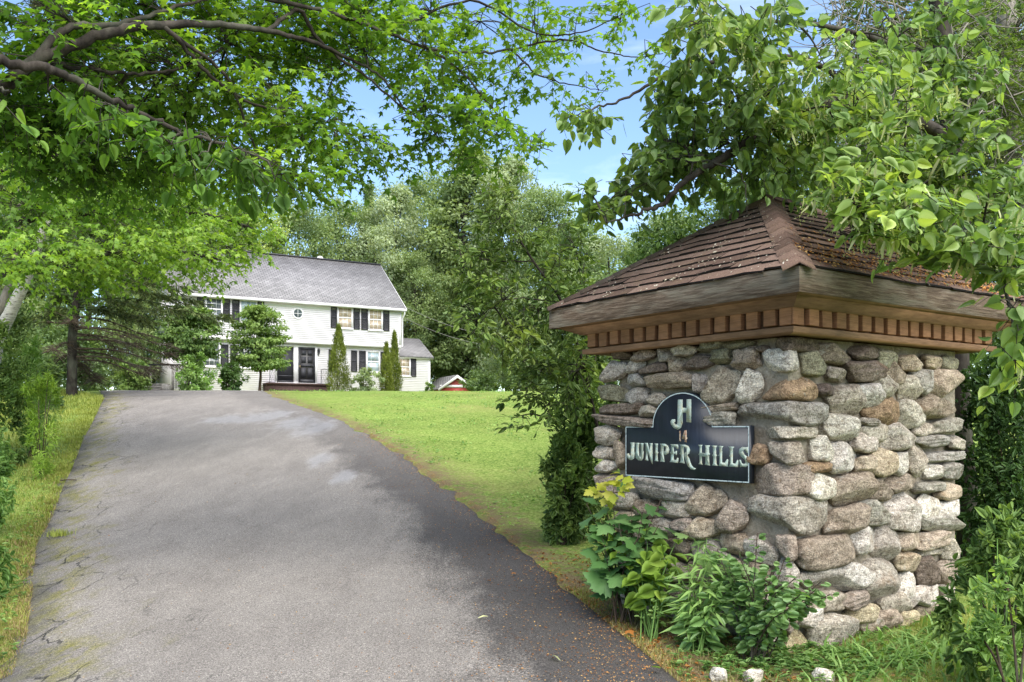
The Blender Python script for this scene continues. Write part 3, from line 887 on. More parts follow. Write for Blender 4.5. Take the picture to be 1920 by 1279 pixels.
def pillar_roof():
    ro = link('roof', bpy.data.meshes.new('roof_deck'), None, pillar)
    g = Geo()
    e = -0.018
    A = [pl(-e, -e, ZT - 0.02), pl(-e, WR + e, ZT - 0.02), pl(WL + e, WR + e, ZT - 0.02), pl(WL + e, -e, ZT - 0.02)]
    r0, r1 = pl(WL / 2, WL / 2, ZR - 0.02), pl(WL / 2, WR - WL / 2, ZR - 0.02)
    g.add(A + [r0, r1], [(0, 1, 5, 4), (1, 2, 5), (2, 3, 4, 5), (3, 0, 4), (3, 2, 1, 0)])
    me = g.build('roof_deck', M['brown_wood'], origin=PO, link_it=False)
    ro.data = me
    NR_ = 13
    for face in 'LRBE':
        half = WL / 2
        W = WL if face in 'LE' else WR
        def pt(s, u, lift):            # s along the eave, u = 0 eave .. 1 ridge
            inn = u * half
            z = ZT + (ZR - ZT) * u + lift
            return {'L': lambda: pl(s, inn, z), 'R': lambda: pl(inn, s, z), 'B': lambda: pl(WL - inn, s, z), 'E': lambda: pl(s, WR - inn, z)}[face]()
        for r in range(NR_):
            u0, u1 = (r - (0.16 if r == 0 else 0.0)) / NR_, min(1.0, (r + 1.15) / NR_)
            lo0, hi0 = u0 * half, W - u0 * half
            x = lo0 - random.uniform(0, 0.3) if face in 'LR' else lo0
            while x < hi0 - 0.02:
                w = random.choice((0.27, 0.31, 0.33, 0.36)) if face in 'LR' else 0.9
                a, b = max(x, lo0), min(x + w, hi0)
                x += w
                if b - a < 0.02: continue
                lo1, hi1 = u1 * half, W - u1 * half
                a1, b1 = min(max(a, lo1), hi1), max(min(b, hi1), lo1)
                if b1 - a1 < 0.004: a1, b1 = ((a1 + b1) / 2 - 0.002, (a1 + b1) / 2 + 0.002)
                j = lambda: random.uniform(-0.004, 0.005)
                lf = 0.014 + random.uniform(0, 0.007)
                m0, du = (a + b) / 2, 0.008
                V = [pt(a + 0.0015, u0 + random.uniform(-du, du), lf + j()), pt(m0, u0 + random.uniform(-du, du), lf + j()), pt(b - 0.0015, u0 + random.uniform(-du, du), lf + j()),
                     pt(b1, u1, 0.002), pt((a1 + b1) / 2, u1, 0.002), pt(a1, u1, 0.002)]
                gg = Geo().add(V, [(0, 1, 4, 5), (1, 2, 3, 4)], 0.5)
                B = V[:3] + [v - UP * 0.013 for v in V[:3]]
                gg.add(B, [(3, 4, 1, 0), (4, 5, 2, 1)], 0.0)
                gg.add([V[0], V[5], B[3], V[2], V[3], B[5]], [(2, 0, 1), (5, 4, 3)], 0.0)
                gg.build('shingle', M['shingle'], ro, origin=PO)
    # hip caps and ridge cap
    for (c0, top, sl_) in ((pl(0, 0, ZT), r0 + UP * 0.02, 1), (pl(0, WR, ZT), r1 + UP * 0.02, 1), (pl(WL, 0, ZT), r0 + UP * 0.02, 1)):
        ax = top - c0
        L = np.linalg.norm(ax); d = ax / L
        side = np.cross(d, UP); side /= np.linalg.norm(side)
        nn = np.cross(side, d)
        k = 13
        for i in range(k):
            p0 = c0 + d * (L * (i / k) - 0.015); p1 = c0 + d * (L * min(1, (i + 1.25) / k))
            w = 0.10
            l0, l1 = 0.024 + random.uniform(0, 0.003), 0.017
            dr = 0.052
            V = [p0 + nn * l0, p0 + side * w + nn * (l0 - dr), p1 + side * w + nn * (l1 - dr), p1 + nn * l1, p0 - side * w + nn * (l0 - dr), p1 - side * w + nn * (l1 - dr)]
            V += [V[0] - nn * 0.012, V[1] - nn * 0.012, V[4] - nn * 0.012]
            Geo().add(V, [(0, 1, 2, 3), (4, 0, 3, 5), (6, 7, 1, 0), (8, 6, 0, 4)]).build('shingle', M['shingle'], ro, origin=PO)
    g = Geo()
    w = 0.12
    for i in range(3):
        p0 = r0 + (r1 - r0) * (i / 3 - 0.08) + UP * 0.045; p1 = r0 + (r1 - r0) * ((i + 1.2) / 3) + UP * 0.040
        V = [p0, p0 + DL * w - UP * 0.075, p1 + DL * w - UP * 0.075, p1, p0 - DL * w - UP * 0.075, p1 - DL * w - UP * 0.075]
        Geo().add(V, [(0, 1, 2, 3), (4, 0, 3, 5)]).build('shingle', M['shingle'], ro, origin=PO)
    return pt


pillar_roof()

# ------------------------------------------------------------------ the name sign on the pillar
SIGN_OUT = 0.075


def build_sign():
    n, t = NLf, -DL                                      # u runs left to right as read
    def uv(px, py):
        a, z = on_face(px, py, 'L', SIGN_OUT + 0.02)
        return -a, z
    u0 = (uv(1171, 798)[0] + uv(1174, 889)[0]) / 2
    u1 = (uv(1407, 800)[0] + uv(1404, 910)[0]) / 2
    zt = (uv(1200, 797)[1] + uv(1400, 800)[1]) / 2
    zb = (uv(1180, 890)[1] + uv(1400, 910)[1]) / 2
    ua, ub = uv(1223, 797)[0], uv(1337, 799)[0]
    za = uv(1281, 735)[1]
    base = np.array([MC[0], MC[1], 0]) + n * SIGN_OUT
    ctr = base + t * (u0 + u1) / 2 + UP * zb
    s = thing('name_sign', 'black wooden house name board with arched top on the stone pillar', 'sign', tuple(ctr))
    fn = lambda u, v, d: base + t * u + UP * v + n * d
    out = [(u0, zb), (u1, zb), (u1, zt), (ub, zt)]
    cu, rz_ = (ua + ub) / 2, za - zt
    for k in range(1, 24):
        a = math.pi * k / 24
        out.append((cu + (ub - ua) / 2 * math.cos(a), zt + rz_ * math.sin(a)))
    out += [(ua, zt), (u0, zt)]
    Geo().prism(out, fn, -0.03, 0.018).build('board', M['sign'], s, origin=ctr)
    # pale painted edge line
    g = Geo()
    cen = np.array([cu, (zb + zt) / 2])
    o2 = np.array(out)
    nxt = np.roll(o2, -1, 0); prv = np.roll(o2, 1, 0)
    e1 = o2 - prv; e2 = nxt - o2
    n1 = np.stack([-e1[:, 1], e1[:, 0]], 1); n1 /= np.linalg.norm(n1, axis=1)[:, None]
    n2 = np.stack([-e2[:, 1], e2[:, 0]], 1); n2 /= np.linalg.norm(n2, axis=1)[:, None]
    bis = n1 + n2; bis /= np.linalg.norm(bis, axis=1)[:, None]
    k = 1 / np.clip((bis * n1).sum(1), 0.5, 1)
    def ins(w): return o2 + bis * (k * w)[:, None]
    A, B = ins(0.004), ins(0.012)
    m = len(o2)
    V = [fn(*p, 0.0205) for p in A] + [fn(*p, 0.0205) for p in B]
    g.add(V, [(i, (i + 1) % m, m + (i + 1) % m, m + i) for i in range(m)])
    g.build('edge_line', M['edge'], s, origin=ctr)

    def letter(polys, name='letter', mat='lettering'):
        g = Geo()
        for p in polys:
            pp = [uv(*q) for q in p]
            ar = sum(pp[i][0] * pp[(i + 1) % len(pp)][1] - pp[(i + 1) % len(pp)][0] * pp[i][1] for i in range(len(pp)))
            if ar < 0: pp = pp[::-1]
            g.prism(pp, fn, 0.0181, 0.0192)
        g.build(name, M[mat], s, origin=ctr)

    # outlines measured on a 1705 px wide enlargement of the board (6.09 px to one photograph px)
    def px(*pts): return [(1150 + x / 6.089, 720 + y / 6.09) for x, y in pts]
    # monogram
    letter([px((735, 178), (790, 178), (790, 270), (835, 275), (835, 175), (888, 175), (888, 440), (832, 436), (832, 330), (790, 325), (790, 440), (772, 500), (735, 523), (690, 505), (655, 462),
               (650, 430), (668, 402), (705, 402), (706, 432), (692, 440), (712, 466), (727, 455), (730, 420))], 'monogram')
    letter([px((745, 545), (758, 535), (764, 535), (764, 640), (772, 655), (746, 655), (752, 640), (752, 558))], 'numeral', 'numeral')
    letter([px((812, 530), (835, 530), (835, 610), (842, 612), (842, 630), (835, 632), (836, 668), (806, 662), (814, 650), (814, 632), (782, 628), (782, 612)),
            ], 'numeral', 'numeral')
    S_ = letter
    S_([px((188, 668), (240, 670), (236, 770), (242, 790), (236, 850), (215, 868), (180, 866), (152, 835), (150, 800), (176, 790), (184, 815), (196, 820), (200, 690))])             # J
    S_([px((248, 672), (300, 674), (292, 690), (290, 760), (296, 830), (306, 832), (312, 780), (310, 690), (300, 674), (346, 678), (340, 695), (338, 760), (346, 780), (340, 850), (322, 876), (285, 872), (254, 845), (250, 790), (256, 770), (256, 690))])  # U
    S_([px((354, 672), (392, 674), (414, 770), (416, 690), (408, 676), (450, 678), (444, 695), (448, 800), (448, 918), (436, 905), (398, 800), (390, 770), (392, 855), (402, 874), (356, 870), (366, 855), (370, 790), (366, 690))])        # N
    S_([px((468, 680), (512, 682), (505, 700), (504, 770), (514, 785), (504, 800), (506, 868), (514, 884), (466, 880), (476, 862), (478, 800), (470, 785), (478, 770), (478, 698))])   # I
    S_([px((528, 682), (590, 684), (624, 706), (638, 750), (628, 792), (596, 812), (578, 806), (578, 770), (594, 764), (598, 735), (590, 712), (574, 710), (572, 800), (580, 870), (586, 892), (530, 886), (540, 868), (540, 800), (530, 785), (540, 770), (540, 698))])  # P
    S_([px((648, 688), (738, 692), (742, 740), (722, 742), (712, 722), (688, 720), (688, 775), (706, 776), (712, 762), (724, 764), (724, 812), (710, 812), (704, 800), (688, 800), (688, 866), (716, 868), (728, 842), (742, 846), (738, 902), (640, 892), (652, 874), (656, 800), (644, 786), (656, 772), (660, 704))])  # E
    S_([px((752, 692), (820, 694), (858, 712), (876, 752), (864, 795), (842, 812), (866, 850), (888, 920), (912, 954), (942, 966), (926, 982), (886, 976), (850, 940), (826, 880), (810, 830), (806, 790), (826, 782), (832, 752), (824, 728), (802, 722), (802, 800), (806, 880), (816, 908), (752, 898), (766, 880), (768, 808), (754, 796), (766, 780), (766, 708))])   # R
    S_([px((966, 694), (1016, 696), (1008, 716), (1008, 785), (1050, 790), (1050, 716), (1042, 698), (1104, 702), (1092, 720), (1092, 785), (1104, 800), (1092, 815), (1094, 900), (1106, 932), (1042, 924), (1050, 900), (1050, 832), (1008, 826), (1010, 900), (1018, 922), (970, 916), (982, 898), (982, 820), (970, 804), (982, 785), (982, 716))])  # H
    S_([px((1118, 702), (1186, 706), (1172, 726), (1172, 800), (1184, 815), (1172, 830), (1176, 910), (1192, 936), (1124, 930), (1138, 908), (1138, 830), (1126, 815), (1138, 798), (1134, 722))])  # I
    S_([px((1194, 706), (1256, 710), (1242, 730), (1240, 896), (1272, 900), (1296, 856), (1310, 862), (1306, 942), (1198, 936), (1210, 910), (1210, 830), (1198, 815), (1210, 800), (1208, 726))])  # L
    S_([px((1310, 714), (1380, 718), (1364, 738), (1362, 906), (1392, 910), (1412, 866), (1426, 872), (1422, 950), (1316, 942), (1330, 916), (1330, 836), (1318, 822), (1330, 806), (1326, 732))])  # L
    S_([px((1470, 720), (1520, 724), (1540, 716), (1542, 790), (1524, 792), (1508, 762), (1488, 752), (1478, 772), (1496, 806), (1536, 838), (1552, 880), (1540, 926), (1508, 950), (1470, 944), (1446, 952), (1436, 866), (1452, 866), (1466, 905), (1494, 916), (1508, 894), (1496, 862), (1456, 830), (1432, 790), (1434, 745))])  # S


build_sign()

# ------------------------------------------------------------------ the white house
H0 = np.array([-6.85, 56.0]); HU = np.array([0.862, 0.507]); HN = np.array([-0.507, 0.862])
HG = float(gz(-10, 53)) + 0.05
HROT = math.atan2(0.507, 0.862)


def hx(px, back=0.0):
    """along-facade coordinate (0 at the right corner, negative to the left) seen at a pixel column, on a plane set back"""
    k = (px - 960) / F
    bx, by = H0 + HN * back
    return (by * k - bx) / (HU[0] - k * HU[1])


def hz(px, py, back=0.0):
    x = hx(px, back)
    y = H0[1] + HN[1] * back + HU[1] * x
    return EYE + (HY - py) / F * y - HG


class Part:
    """collects boxes in house coordinates"""
    def __init__(self): self.g = Geo()
    def box(self, x0, x1, y0, y1, z0, z1): self.g.box(x0, x1, y0, y1, z0, z1); return self
    def make(self, name, mat, parent): return self.g.build(name, M[mat], parent)


def clapboards(x0, x1, y, z0, z1, pitch=0.112):
    g = Geo()
    n = int((z1 - z0) / pitch)
    V, Fc = [], []
    for i in range(n + 1):
        a, b = z0 + i * pitch, min(z0 + (i + 1) * pitch, z1)
        if b - a < 0.005: continue
        k = len(V)
        V += [(x0, y - 0.017, a), (x1, y - 0.017, a), (x1, y - 0.002, b), (x0, y - 0.002, b), (x0, y, a), (x1, y, a)]
        Fc += [(k, k + 1, k + 2, k + 3), (k + 4, k + 5, k + 1, k)]
    return g.add(V, Fc)


def sloped(name, x0, x1, e0, e1, th, mat, parent, y0, y1):
    """a roof slope from the eave (y0, e0) to the ridge (y1, e1), uv in metres"""
    L = math.hypot(y1 - y0, e1 - e0)
    V = [(x0, y0, e0), (x1, y0, e0), (x1, y1, e1), (x0, y1, e1)]
    V += [(x, y, z - th) for x, y, z in V]
    g = Geo().add(V, [(0, 1, 2, 3), (7, 6, 5, 4), (0, 4, 5, 1), (1, 5, 6, 2), (2, 6, 7, 3), (3, 7, 4, 0)])
    o = g.build(name, mat, parent)
    uv = o.data.uv_layers.new(name='uv')
    for lp in o.data.loops:
        v = o.data.vertices[lp.vertex_index].co
        uv.data[lp.index].uv = (v.x, math.hypot(v.y - y0, v.z - e0))
    return o


def window(parent, x0, x1, z0, z1, y, glass, fr=0.09, grid=(3, 2)):
    """double hung window: frame > sill, sashes' panes and muntins; x0..z1 is the outside of the frame"""
    f = Part()
    f.box(x0, x0 + fr, y - 0.05, y + 0.03, z0, z1).box(x1 - fr, x1, y - 0.05, y + 0.03, z0, z1)
    f.box(x0 + fr, x1 - fr, y - 0.05, y + 0.03, z1 - fr * 1.15, z1).box(x0 + fr, x1 - fr, y - 0.05, y + 0.03, z0, z0 + fr)
    w = f.make('window', 'white_paint', parent)
    Part().box(x0 - 0.04, x1 + 0.04, y - 0.085, y - 0.051, z0 - 0.03, z0 + 0.04).make('sill', 'white_paint', w)
    zm = (z0 + z1) / 2
    Part().box(x0 + fr, x1 - fr, y - 0.040, y + 0.02, zm - 0.035, zm + 0.035).make('meeting_rail', 'white_paint', w)
    for a, b, yy in ((z0 + fr, zm - 0.035, y - 0.016), (zm + 0.035, z1 - fr * 1.15, y - 0.024)):
        Part().box(x0 + fr, x1 - fr, yy, yy + 0.008, a, b).make('pane', glass, w)
        g = Part()
        for i in range(1, grid[0]):
            xm = x0 + fr + (x1 - x0 - 2 * fr) * i / grid[0]
            g.box(xm - 0.009, xm + 0.009, yy - 0.012, yy - 0.001, a, b)
        for i in range(1, grid[1]):
            zz = a + (b - a) * i / grid[1]
            g.box(x0 + fr, x1 - fr, yy - 0.0125, yy - 0.0015, zz - 0.009, zz + 0.009)
        g.make('muntin_grid', 'white_paint', w)
    return w


def shutter(parent, x0, x1, z0, z1, y):
    f = Part()
    b = 0.05
    f.box(x0, x0 + b, y - 0.05, y, z0, z1).box(x1 - b, x1, y - 0.05, y, z0, z1)
    zm = z0 + (z1 - z0) * 0.5
    for a, c in ((z0, z0 + 0.08), (zm - 0.04, zm + 0.04), (z1 - 0.08, z1)): f.box(x0 + b, x1 - b, y - 0.048, y, a, c)
    z = z0 + 0.08
    g = Geo()
    V, Fc = [], []
    while z < z1 - 0.1:
        k = len(V)
        V += [(x0 + b, y - 0.042, z), (x1 - b, y - 0.042, z), (x1 - b, y - 0.008, z + 0.05), (x0 + b, y - 0.008, z + 0.05)]
        Fc.append((k, k + 1, k + 2, k + 3)); z += 0.05
    s = f.make('shutter', 'shutter', parent)
    Geo().add(V, Fc).build('louvres', M['shutter'], s)['kind'] = 'stuff'


def build_house():
    h = thing('white_house', 'white clapboard house with grey roof and charcoal shutters at the top of the drive', 'house', (H0[0], H0[1], HG), HROT)
    XL = hx(322)
    B1 = 0.35                                            # the ground floor stands back under the overhang
    zo = hz(752, 653)                                    # underside of the overhang
    ze = hz(752, 581)                                    # eave
    dep = 7.8
    th_ = hz(574, 718, B1)                               # door threshold
    # body
    Part().box(XL + 0.01, -0.01, B1 + 0.001, dep, -0.4, zo).make('ground_floor_wall', 'siding', h)
    Part().box(XL, 0, 0.001, dep, zo, ze).make('upper_wall', 'siding', h)
    clapboards(XL + 0.13, -0.13, 0, zo + 0.16, ze - 0.12).build('siding', M['siding'], h)
    clapboards(XL + 0.14, -0.14, B1, 0.1, zo - 0.02).build('siding', M['siding'], h)
    g = Geo(); V = []
    for gx in (0, XL): Geo().add([(gx, 0, ze), (gx, dep, ze), (gx, dep / 2, ze + 3.25)], [(0, 1, 2)]).build('gable', M['siding'], h)
    t = Part()
    t.box(-0.13, 0.012, -0.03, 0.1, zo + 0.16, ze - 0.12); t.make('corner_board', 'white_paint', h)
    t = Part(); t.box(XL - 0.012, XL + 0.13, -0.03, 0.1, zo + 0.16, ze - 0.12); t.make('corner_board', 'white_paint', h)
    Part().box(-0.14, 0.005, B1 - 0.03, B1 + 0.1, -0.3, zo - 0.02).make('corner_board', 'white_paint', h)
    Part().box(XL - 0.012, 0.012, -0.034, 0.34, zo - 0.005, zo + 0.16).make('overhang_trim', 'white_paint', h)
    Part().box(XL - 0.2, 0.12, -0.28, 0.02, ze - 0.12, ze - 0.10).make('soffit', 'white_paint', h)
    Part().box(XL - 0.012, 0.012, -0.036, 0.02, ze - 0.32, ze - 0.121).make('eave_frieze', 'white_paint', h)
    gut = Part(); gut.box(XL - 0.25, 0.18, -0.42, -0.281, ze - 0.13, ze + 0.01); gut.make('gutter', 'white_paint', h)
    d = Geo().tube([(0.10, -0.34, ze - 0.13), (0.10, -0.30, ze - 0.3), (0.06, -0.07, ze - 0.55), (0.06, -0.07, zo + 0.1)], 0.045, 0.045, 6)
    d.build('downspout', M['white_paint'], h)
    # roof
    R0, R1 = (-0.34, ze + 0.02), (dep / 2, ze + 3.40)
    sl = (R1[1] - R0[1]) / (R1[0] - R0[0])
    r = sloped('roof', XL - 0.28, 0.22, R0[1], R1[1], 0.10, M['grey_shingles'], h, R0[0], R1[0])
    sloped('roof_slope', XL - 0.28, 0.22, ze - 0.02, R1[1] + 0.002, 0.10, M['grey_shingles'], h, dep + 0.34, dep / 2)
    Part().box(XL - 0.28, 0.22, dep / 2 - 0.10, dep / 2 + 0.10, R1[1] - 0.03, R1[1] + 0.055).make('ridge_vent', 'shutter', r)
    xv = hx(601, 4.6)
    Geo().tube([(xv, 4.7, R1[1] - 0.9), (xv, 4.7, R1[1] + 0.22)], 0.17, 0.17, 10).build('vent_pipe', M['white_paint'], r)
    Geo().tube([(xv, 4.7, R1[1] + 0.16), (xv, 4.7, R1[1] + 0.27), (xv, 4.7, R1[1] + 0.33)], 0.25, 0.10, 10).build('vent_cap', M['white_paint'], r)
    for sx in (0.222, XL - 0.305):
        V = [(sx, R0[0], R0[1] - 0.16), (sx, R1[0], R1[1] - 0.16), (sx, R1[0], R1[1] - 0.005), (sx, R0[0], R0[1] - 0.005)]
        V += [(x + 0.025, y, z) for x, y, z in V]
        Geo().add(V, [(0, 1, 2, 3), (7, 6, 5, 4), (0, 4, 5, 1), (1, 5, 6, 2), (2, 6, 7, 3), (3, 7, 4, 0)]).build('rake_board', M['white_paint'], h)
    # upper windows and shutters: column pixels measured in the photograph
    y = -0.02
    zt, zb = hz(646, 575), hz(646, 617)
    for x0, x1, gl in ((632, 661, 'curtain'), (690, 717, 'curtain'), (449, 482, 'pale_glass'), (384, 417, 'dark_glass')):
        window(h, hx(x0), hx(x1), zb, zt, y, gl)
    for x0, x1 in ((620, 631), (662.5, 674), (677, 689), (718, 729.5), (417.8, 431), (435, 448.5), (482.5, 495), (369, 382.5)):
        shutter(h, hx(x0), hx(x1), zb + 0.02, zt - 0.03, y)
    # ground floor windows and shutters
    yb = B1 - 0.02
    zt, zb = hz(698, 658, B1), hz(698, 699, B1)
    for x0, x1, gl in ((686, 712, 'pale_glass'), (380, 413, 'dark_glass'), (446, 478, 'dark_glass')):
        window(h, hx(x0, B1), hx(x1, B1), zb, zt, yb, gl)
    for x0, x1 in ((616, 628), (658, 669), (673, 685), (713, 724), (414, 428), (431.5, 445), (479, 491), (366, 379)):
        shutter(h, hx(x0, B1), hx(x1, B1), zb + 0.02, zt - 0.03, yb)
    # oculus
    cx, cz = hx(558.3), hz(558.3, 588)
    rr = 8.2 / F * 53
    g = Geo()
    a = np.linspace(0, 2 * np.pi, 28, endpoint=False)
    ro, ri = rr + 0.075, rr
    V = np.concatenate([np.stack([cx + q * np.cos(a), np.full(28, yy), cz + q * np.sin(a)], 1) for q, yy in ((ro, -0.01), (ro, -0.06), (ri, -0.06), (ri, -0.01))])
    i = np.arange(28); j = (i + 1) % 28
    g.add(V, [np.concatenate([np.stack([i + 28 * k, j + 28 * k, j + 28 * (k + 1), i + 28 * (k + 1)], 1) for k in range(3)])])
    oc = g.build('round_window', M['white_paint'], h, smooth=False)
    oc['label'] = 'small round window with crossed glazing bars'
    Geo().add(np.stack([cx + ri * np.cos(a), np.full(28, -0.026), cz + ri * np.sin(a)], 1), [tuple(range(28))]).build('pane', M['dark_glass'], oc)
    b = Part()
    b.box(cx - 0.014, cx + 0.014, -0.045, -0.028, cz - ri, cz + ri).box(cx - ri, cx + ri, -0.0455, -0.0285, cz - 0.014, cz + 0.014)
    b.make('glazing_bar', 'white_paint', oc)
    # front door, with the wide screen panel to its left
    dz1 = hz(574, 652, B1)
    x0, x1 = hx(559, B1), hx(590, B1)
    d = Part().box(x0, x1, B1 - 0.06, B1 - 0.01, th_, dz1).make('door', 'door', h)
    d['label'] = 'charcoal panelled front door behind a storm door'
    fr = Part()
    w = x1 - x0
    for a0, a1, c0, c1 in ((0.0, 0.1, 0, 1), (0.9, 1, 0, 1), (0.1, 0.9, 0, 0.09), (0.1, 0.9, 0.46, 0.52), (0.1, 0.9, 0.95, 1)):
        fr.box(x0 + w * a0, x0 + w * a1, B1 - 0.10, B1 - 0.061, th_ + (dz1 - th_) * c0, th_ + (dz1 - th_) * c1)
    fr.make('storm_frame', 'shutter', d)
    for a0, a1 in ((0.17, 0.45), (0.55, 0.83)):
        for c0, c1 in ((0.14, 0.42), (0.56, 0.74), (0.78, 0.92)):
            Part().box(x0 + w * a0, x0 + w * a1, B1 - 0.072, B1 - 0.0605, th_ + (dz1 - th_) * c0, th_ + (dz1 - th_) * c1).make('door_panel', 'screen', d)
    Geo().tube([(x0 + w * 0.06, B1 - 0.101, th_ + 1.0), (x0 + w * 0.06, B1 - 0.15, th_ + 1.0), (x0 + w * 0.06, B1 - 0.15, th_ + 0.88)], 0.016, 0.016, 6).build('handle', M['brass'], d)
    p0, p1 = hx(519, B1), hx(549.5, B1)
    s = Part().box(p0, p1, B1 - 0.05, B1 - 0.01, th_ + 0.02, dz1).make('screen_panel', 'screen', h)
    f = Part()
    for a, b in ((p0, p0 + 0.06), (p1 - 0.06, p1)): f.box(a, b, B1 - 0.08, B1 - 0.051, th_ + 0.02, dz1)
    for a, b in ((th_ + 0.02, th_ + 0.10), (th_ + 0.34, th_ + 0.40), (dz1 - 0.08, dz1)): f.box(p0 + 0.06, p1 - 0.06, B1 - 0.079, B1 - 0.0515, a, b)
    f.make('screen_frame', 'shutter', s)
    tr = Part()
    tr.box(hx(550, B1), hx(558.8, B1), B1 - 0.07, B1 + 0.02, th_ - 0.02, dz1 + 0.02)
    tr.make('door_post', 'white_paint', h)
    Part().box(hx(590.2, B1), hx(594, B1), B1 - 0.07, B1 + 0.02, th_ - 0.02, dz1 + 0.02).make('door_post', 'white_paint', h)
    Part().box(hx(515.5, B1), hx(518.8, B1), B1 - 0.07, B1 + 0.02, th_ - 0.02, dz1 + 0.02).make('door_post', 'white_paint', h)
    Part().box(hx(515.5, B1), hx(594, B1), B1 - 0.075, B1 + 0.02, dz1 + 0.021, dz1 + 0.13).make('door_head', 'white_paint', h)
    Part().box(hx(515.5, B1), hx(594, B1), B1 - 0.12, B1 + 0.02, th_ - 0.09, th_ - 0.021).make('door_sill', 'white_paint', h)
    # coach lantern
    lx0, lz = hx(596.5, B1), hz(596.5, 660, B1)
    ln = Geo().tube([(lx0, B1 - 0.13, lz - 0.14), (lx0, B1 - 0.13, lz + 0.10)], 0.05, 0.075, 6).build('wall_lantern', M['iron'], h)
    Geo().tube([(lx0, B1 - 0.13, lz + 0.10), (lx0, B1 - 0.13, lz + 0.22)], 0.09, 0.01, 6).build('lantern_cap', M['iron'], ln)
    Geo().tube([(lx0, B1 - 0.02, lz + 0.0), (lx0, B1 - 0.06, lz - 0.24), (lx0, B1 - 0.13, lz - 0.16)], 0.02, 0.02, 5).build('lantern_arm', M['iron'], ln)
    # brick landing with iron rails
    a, b = hx(500, -0.6), hx(618, -0.6)
    st = Part().box(a, b, -0.85, B1 - 0.13, th_ - 0.22, th_ - 0.09).make('landing', 'brick_step', h)
    Part().box(a + 0.05, b - 0.05, -0.80, B1 - 0.03, -0.3, th_ - 0.221).make('landing_base', 'brick_step', st)
    Part().box(a + 0.3, b - 0.3, -1.2, -0.851, -0.3, th_ - 0.42).make('step', 'brick_step', st)
    for xx in (a + 0.15, b - 0.55):
        g = Geo()
        z0 = th_ - 0.09
        for q in (0, 0.42):
            g.tube([(xx + q, -0.72, z0), (xx + q, -0.72, z0 + 0.82)], 0.018, 0.018, 5)
        g.tube([(xx - 0.03, -0.72, z0 + 0.82), (xx + 0.2, -0.72, z0 + 0.86), (xx + 0.45, -0.72, z0 + 0.82)], 0.02, 0.02, 5)
        for q in np.linspace(0.07, 0.35, 4):
            aa = np.linspace(0, 4 * np.pi, 22)
            g.tube(np.stack([xx + q + 0.035 * np.sin(aa), np.full(22, -0.72), z0 + 0.08 + 0.7 * np.linspace(0, 1, 22)], 1), 0.009, 0.009, 4)
        g.build('iron_railing', M['iron'], h)['kind'] = 'stuff'
    # the low wing to the right
    BK = 2.2
    xr = hx(806, BK)
    za = hz(806, 671, BK)
    Part().box(0.001, xr, BK, BK + 4.0, -0.4, za).make('wing_wall', 'siding', h)
    clapboards(0.02, xr - 0.10, BK, -0.1, za - 0.1).build('siding', M['siding'], h)
    Part().box(xr - 0.10, xr + 0.015, BK - 0.03, BK + 0.1, -0.3, za - 0.1).make('corner_board', 'white_paint', h)
    Part().box(0.02, xr + 0.15, BK - 0.24, BK + 0.02, za - 0.10, za + 0.02).make('eave_board', 'white_paint', h)
    wr = sloped('roof', 0.005, xr + 0.16, za + 0.03, za + 1.42, 0.08, M['grey_shingles'], h, BK - 0.28, BK + 2.0)
    wr['label'] = 'grey shingled roof of the low wing'
    sloped('roof_slope', 0.005, xr + 0.16, za + 0.0, za + 1.422, 0.08, M['grey_shingles'], h, BK + 4.28, BK + 2.0)
    Geo().add([(xr, BK, za), (xr, BK + 4, za), (xr, BK + 2, za + 1.32)], [(0, 1, 2)]).build('gable', M['siding'], h)
    zt, zb = hz(758, 670.5, BK), hz(758, 706, BK)
    window(h, hx(745, BK), hx(769.3, BK), zb, zt, BK - 0.02, 'curtain')
    shutter(h, hx(770, BK), hx(779.8, BK), zb + 0.0, zt - 0.02, BK - 0.02)


build_house()


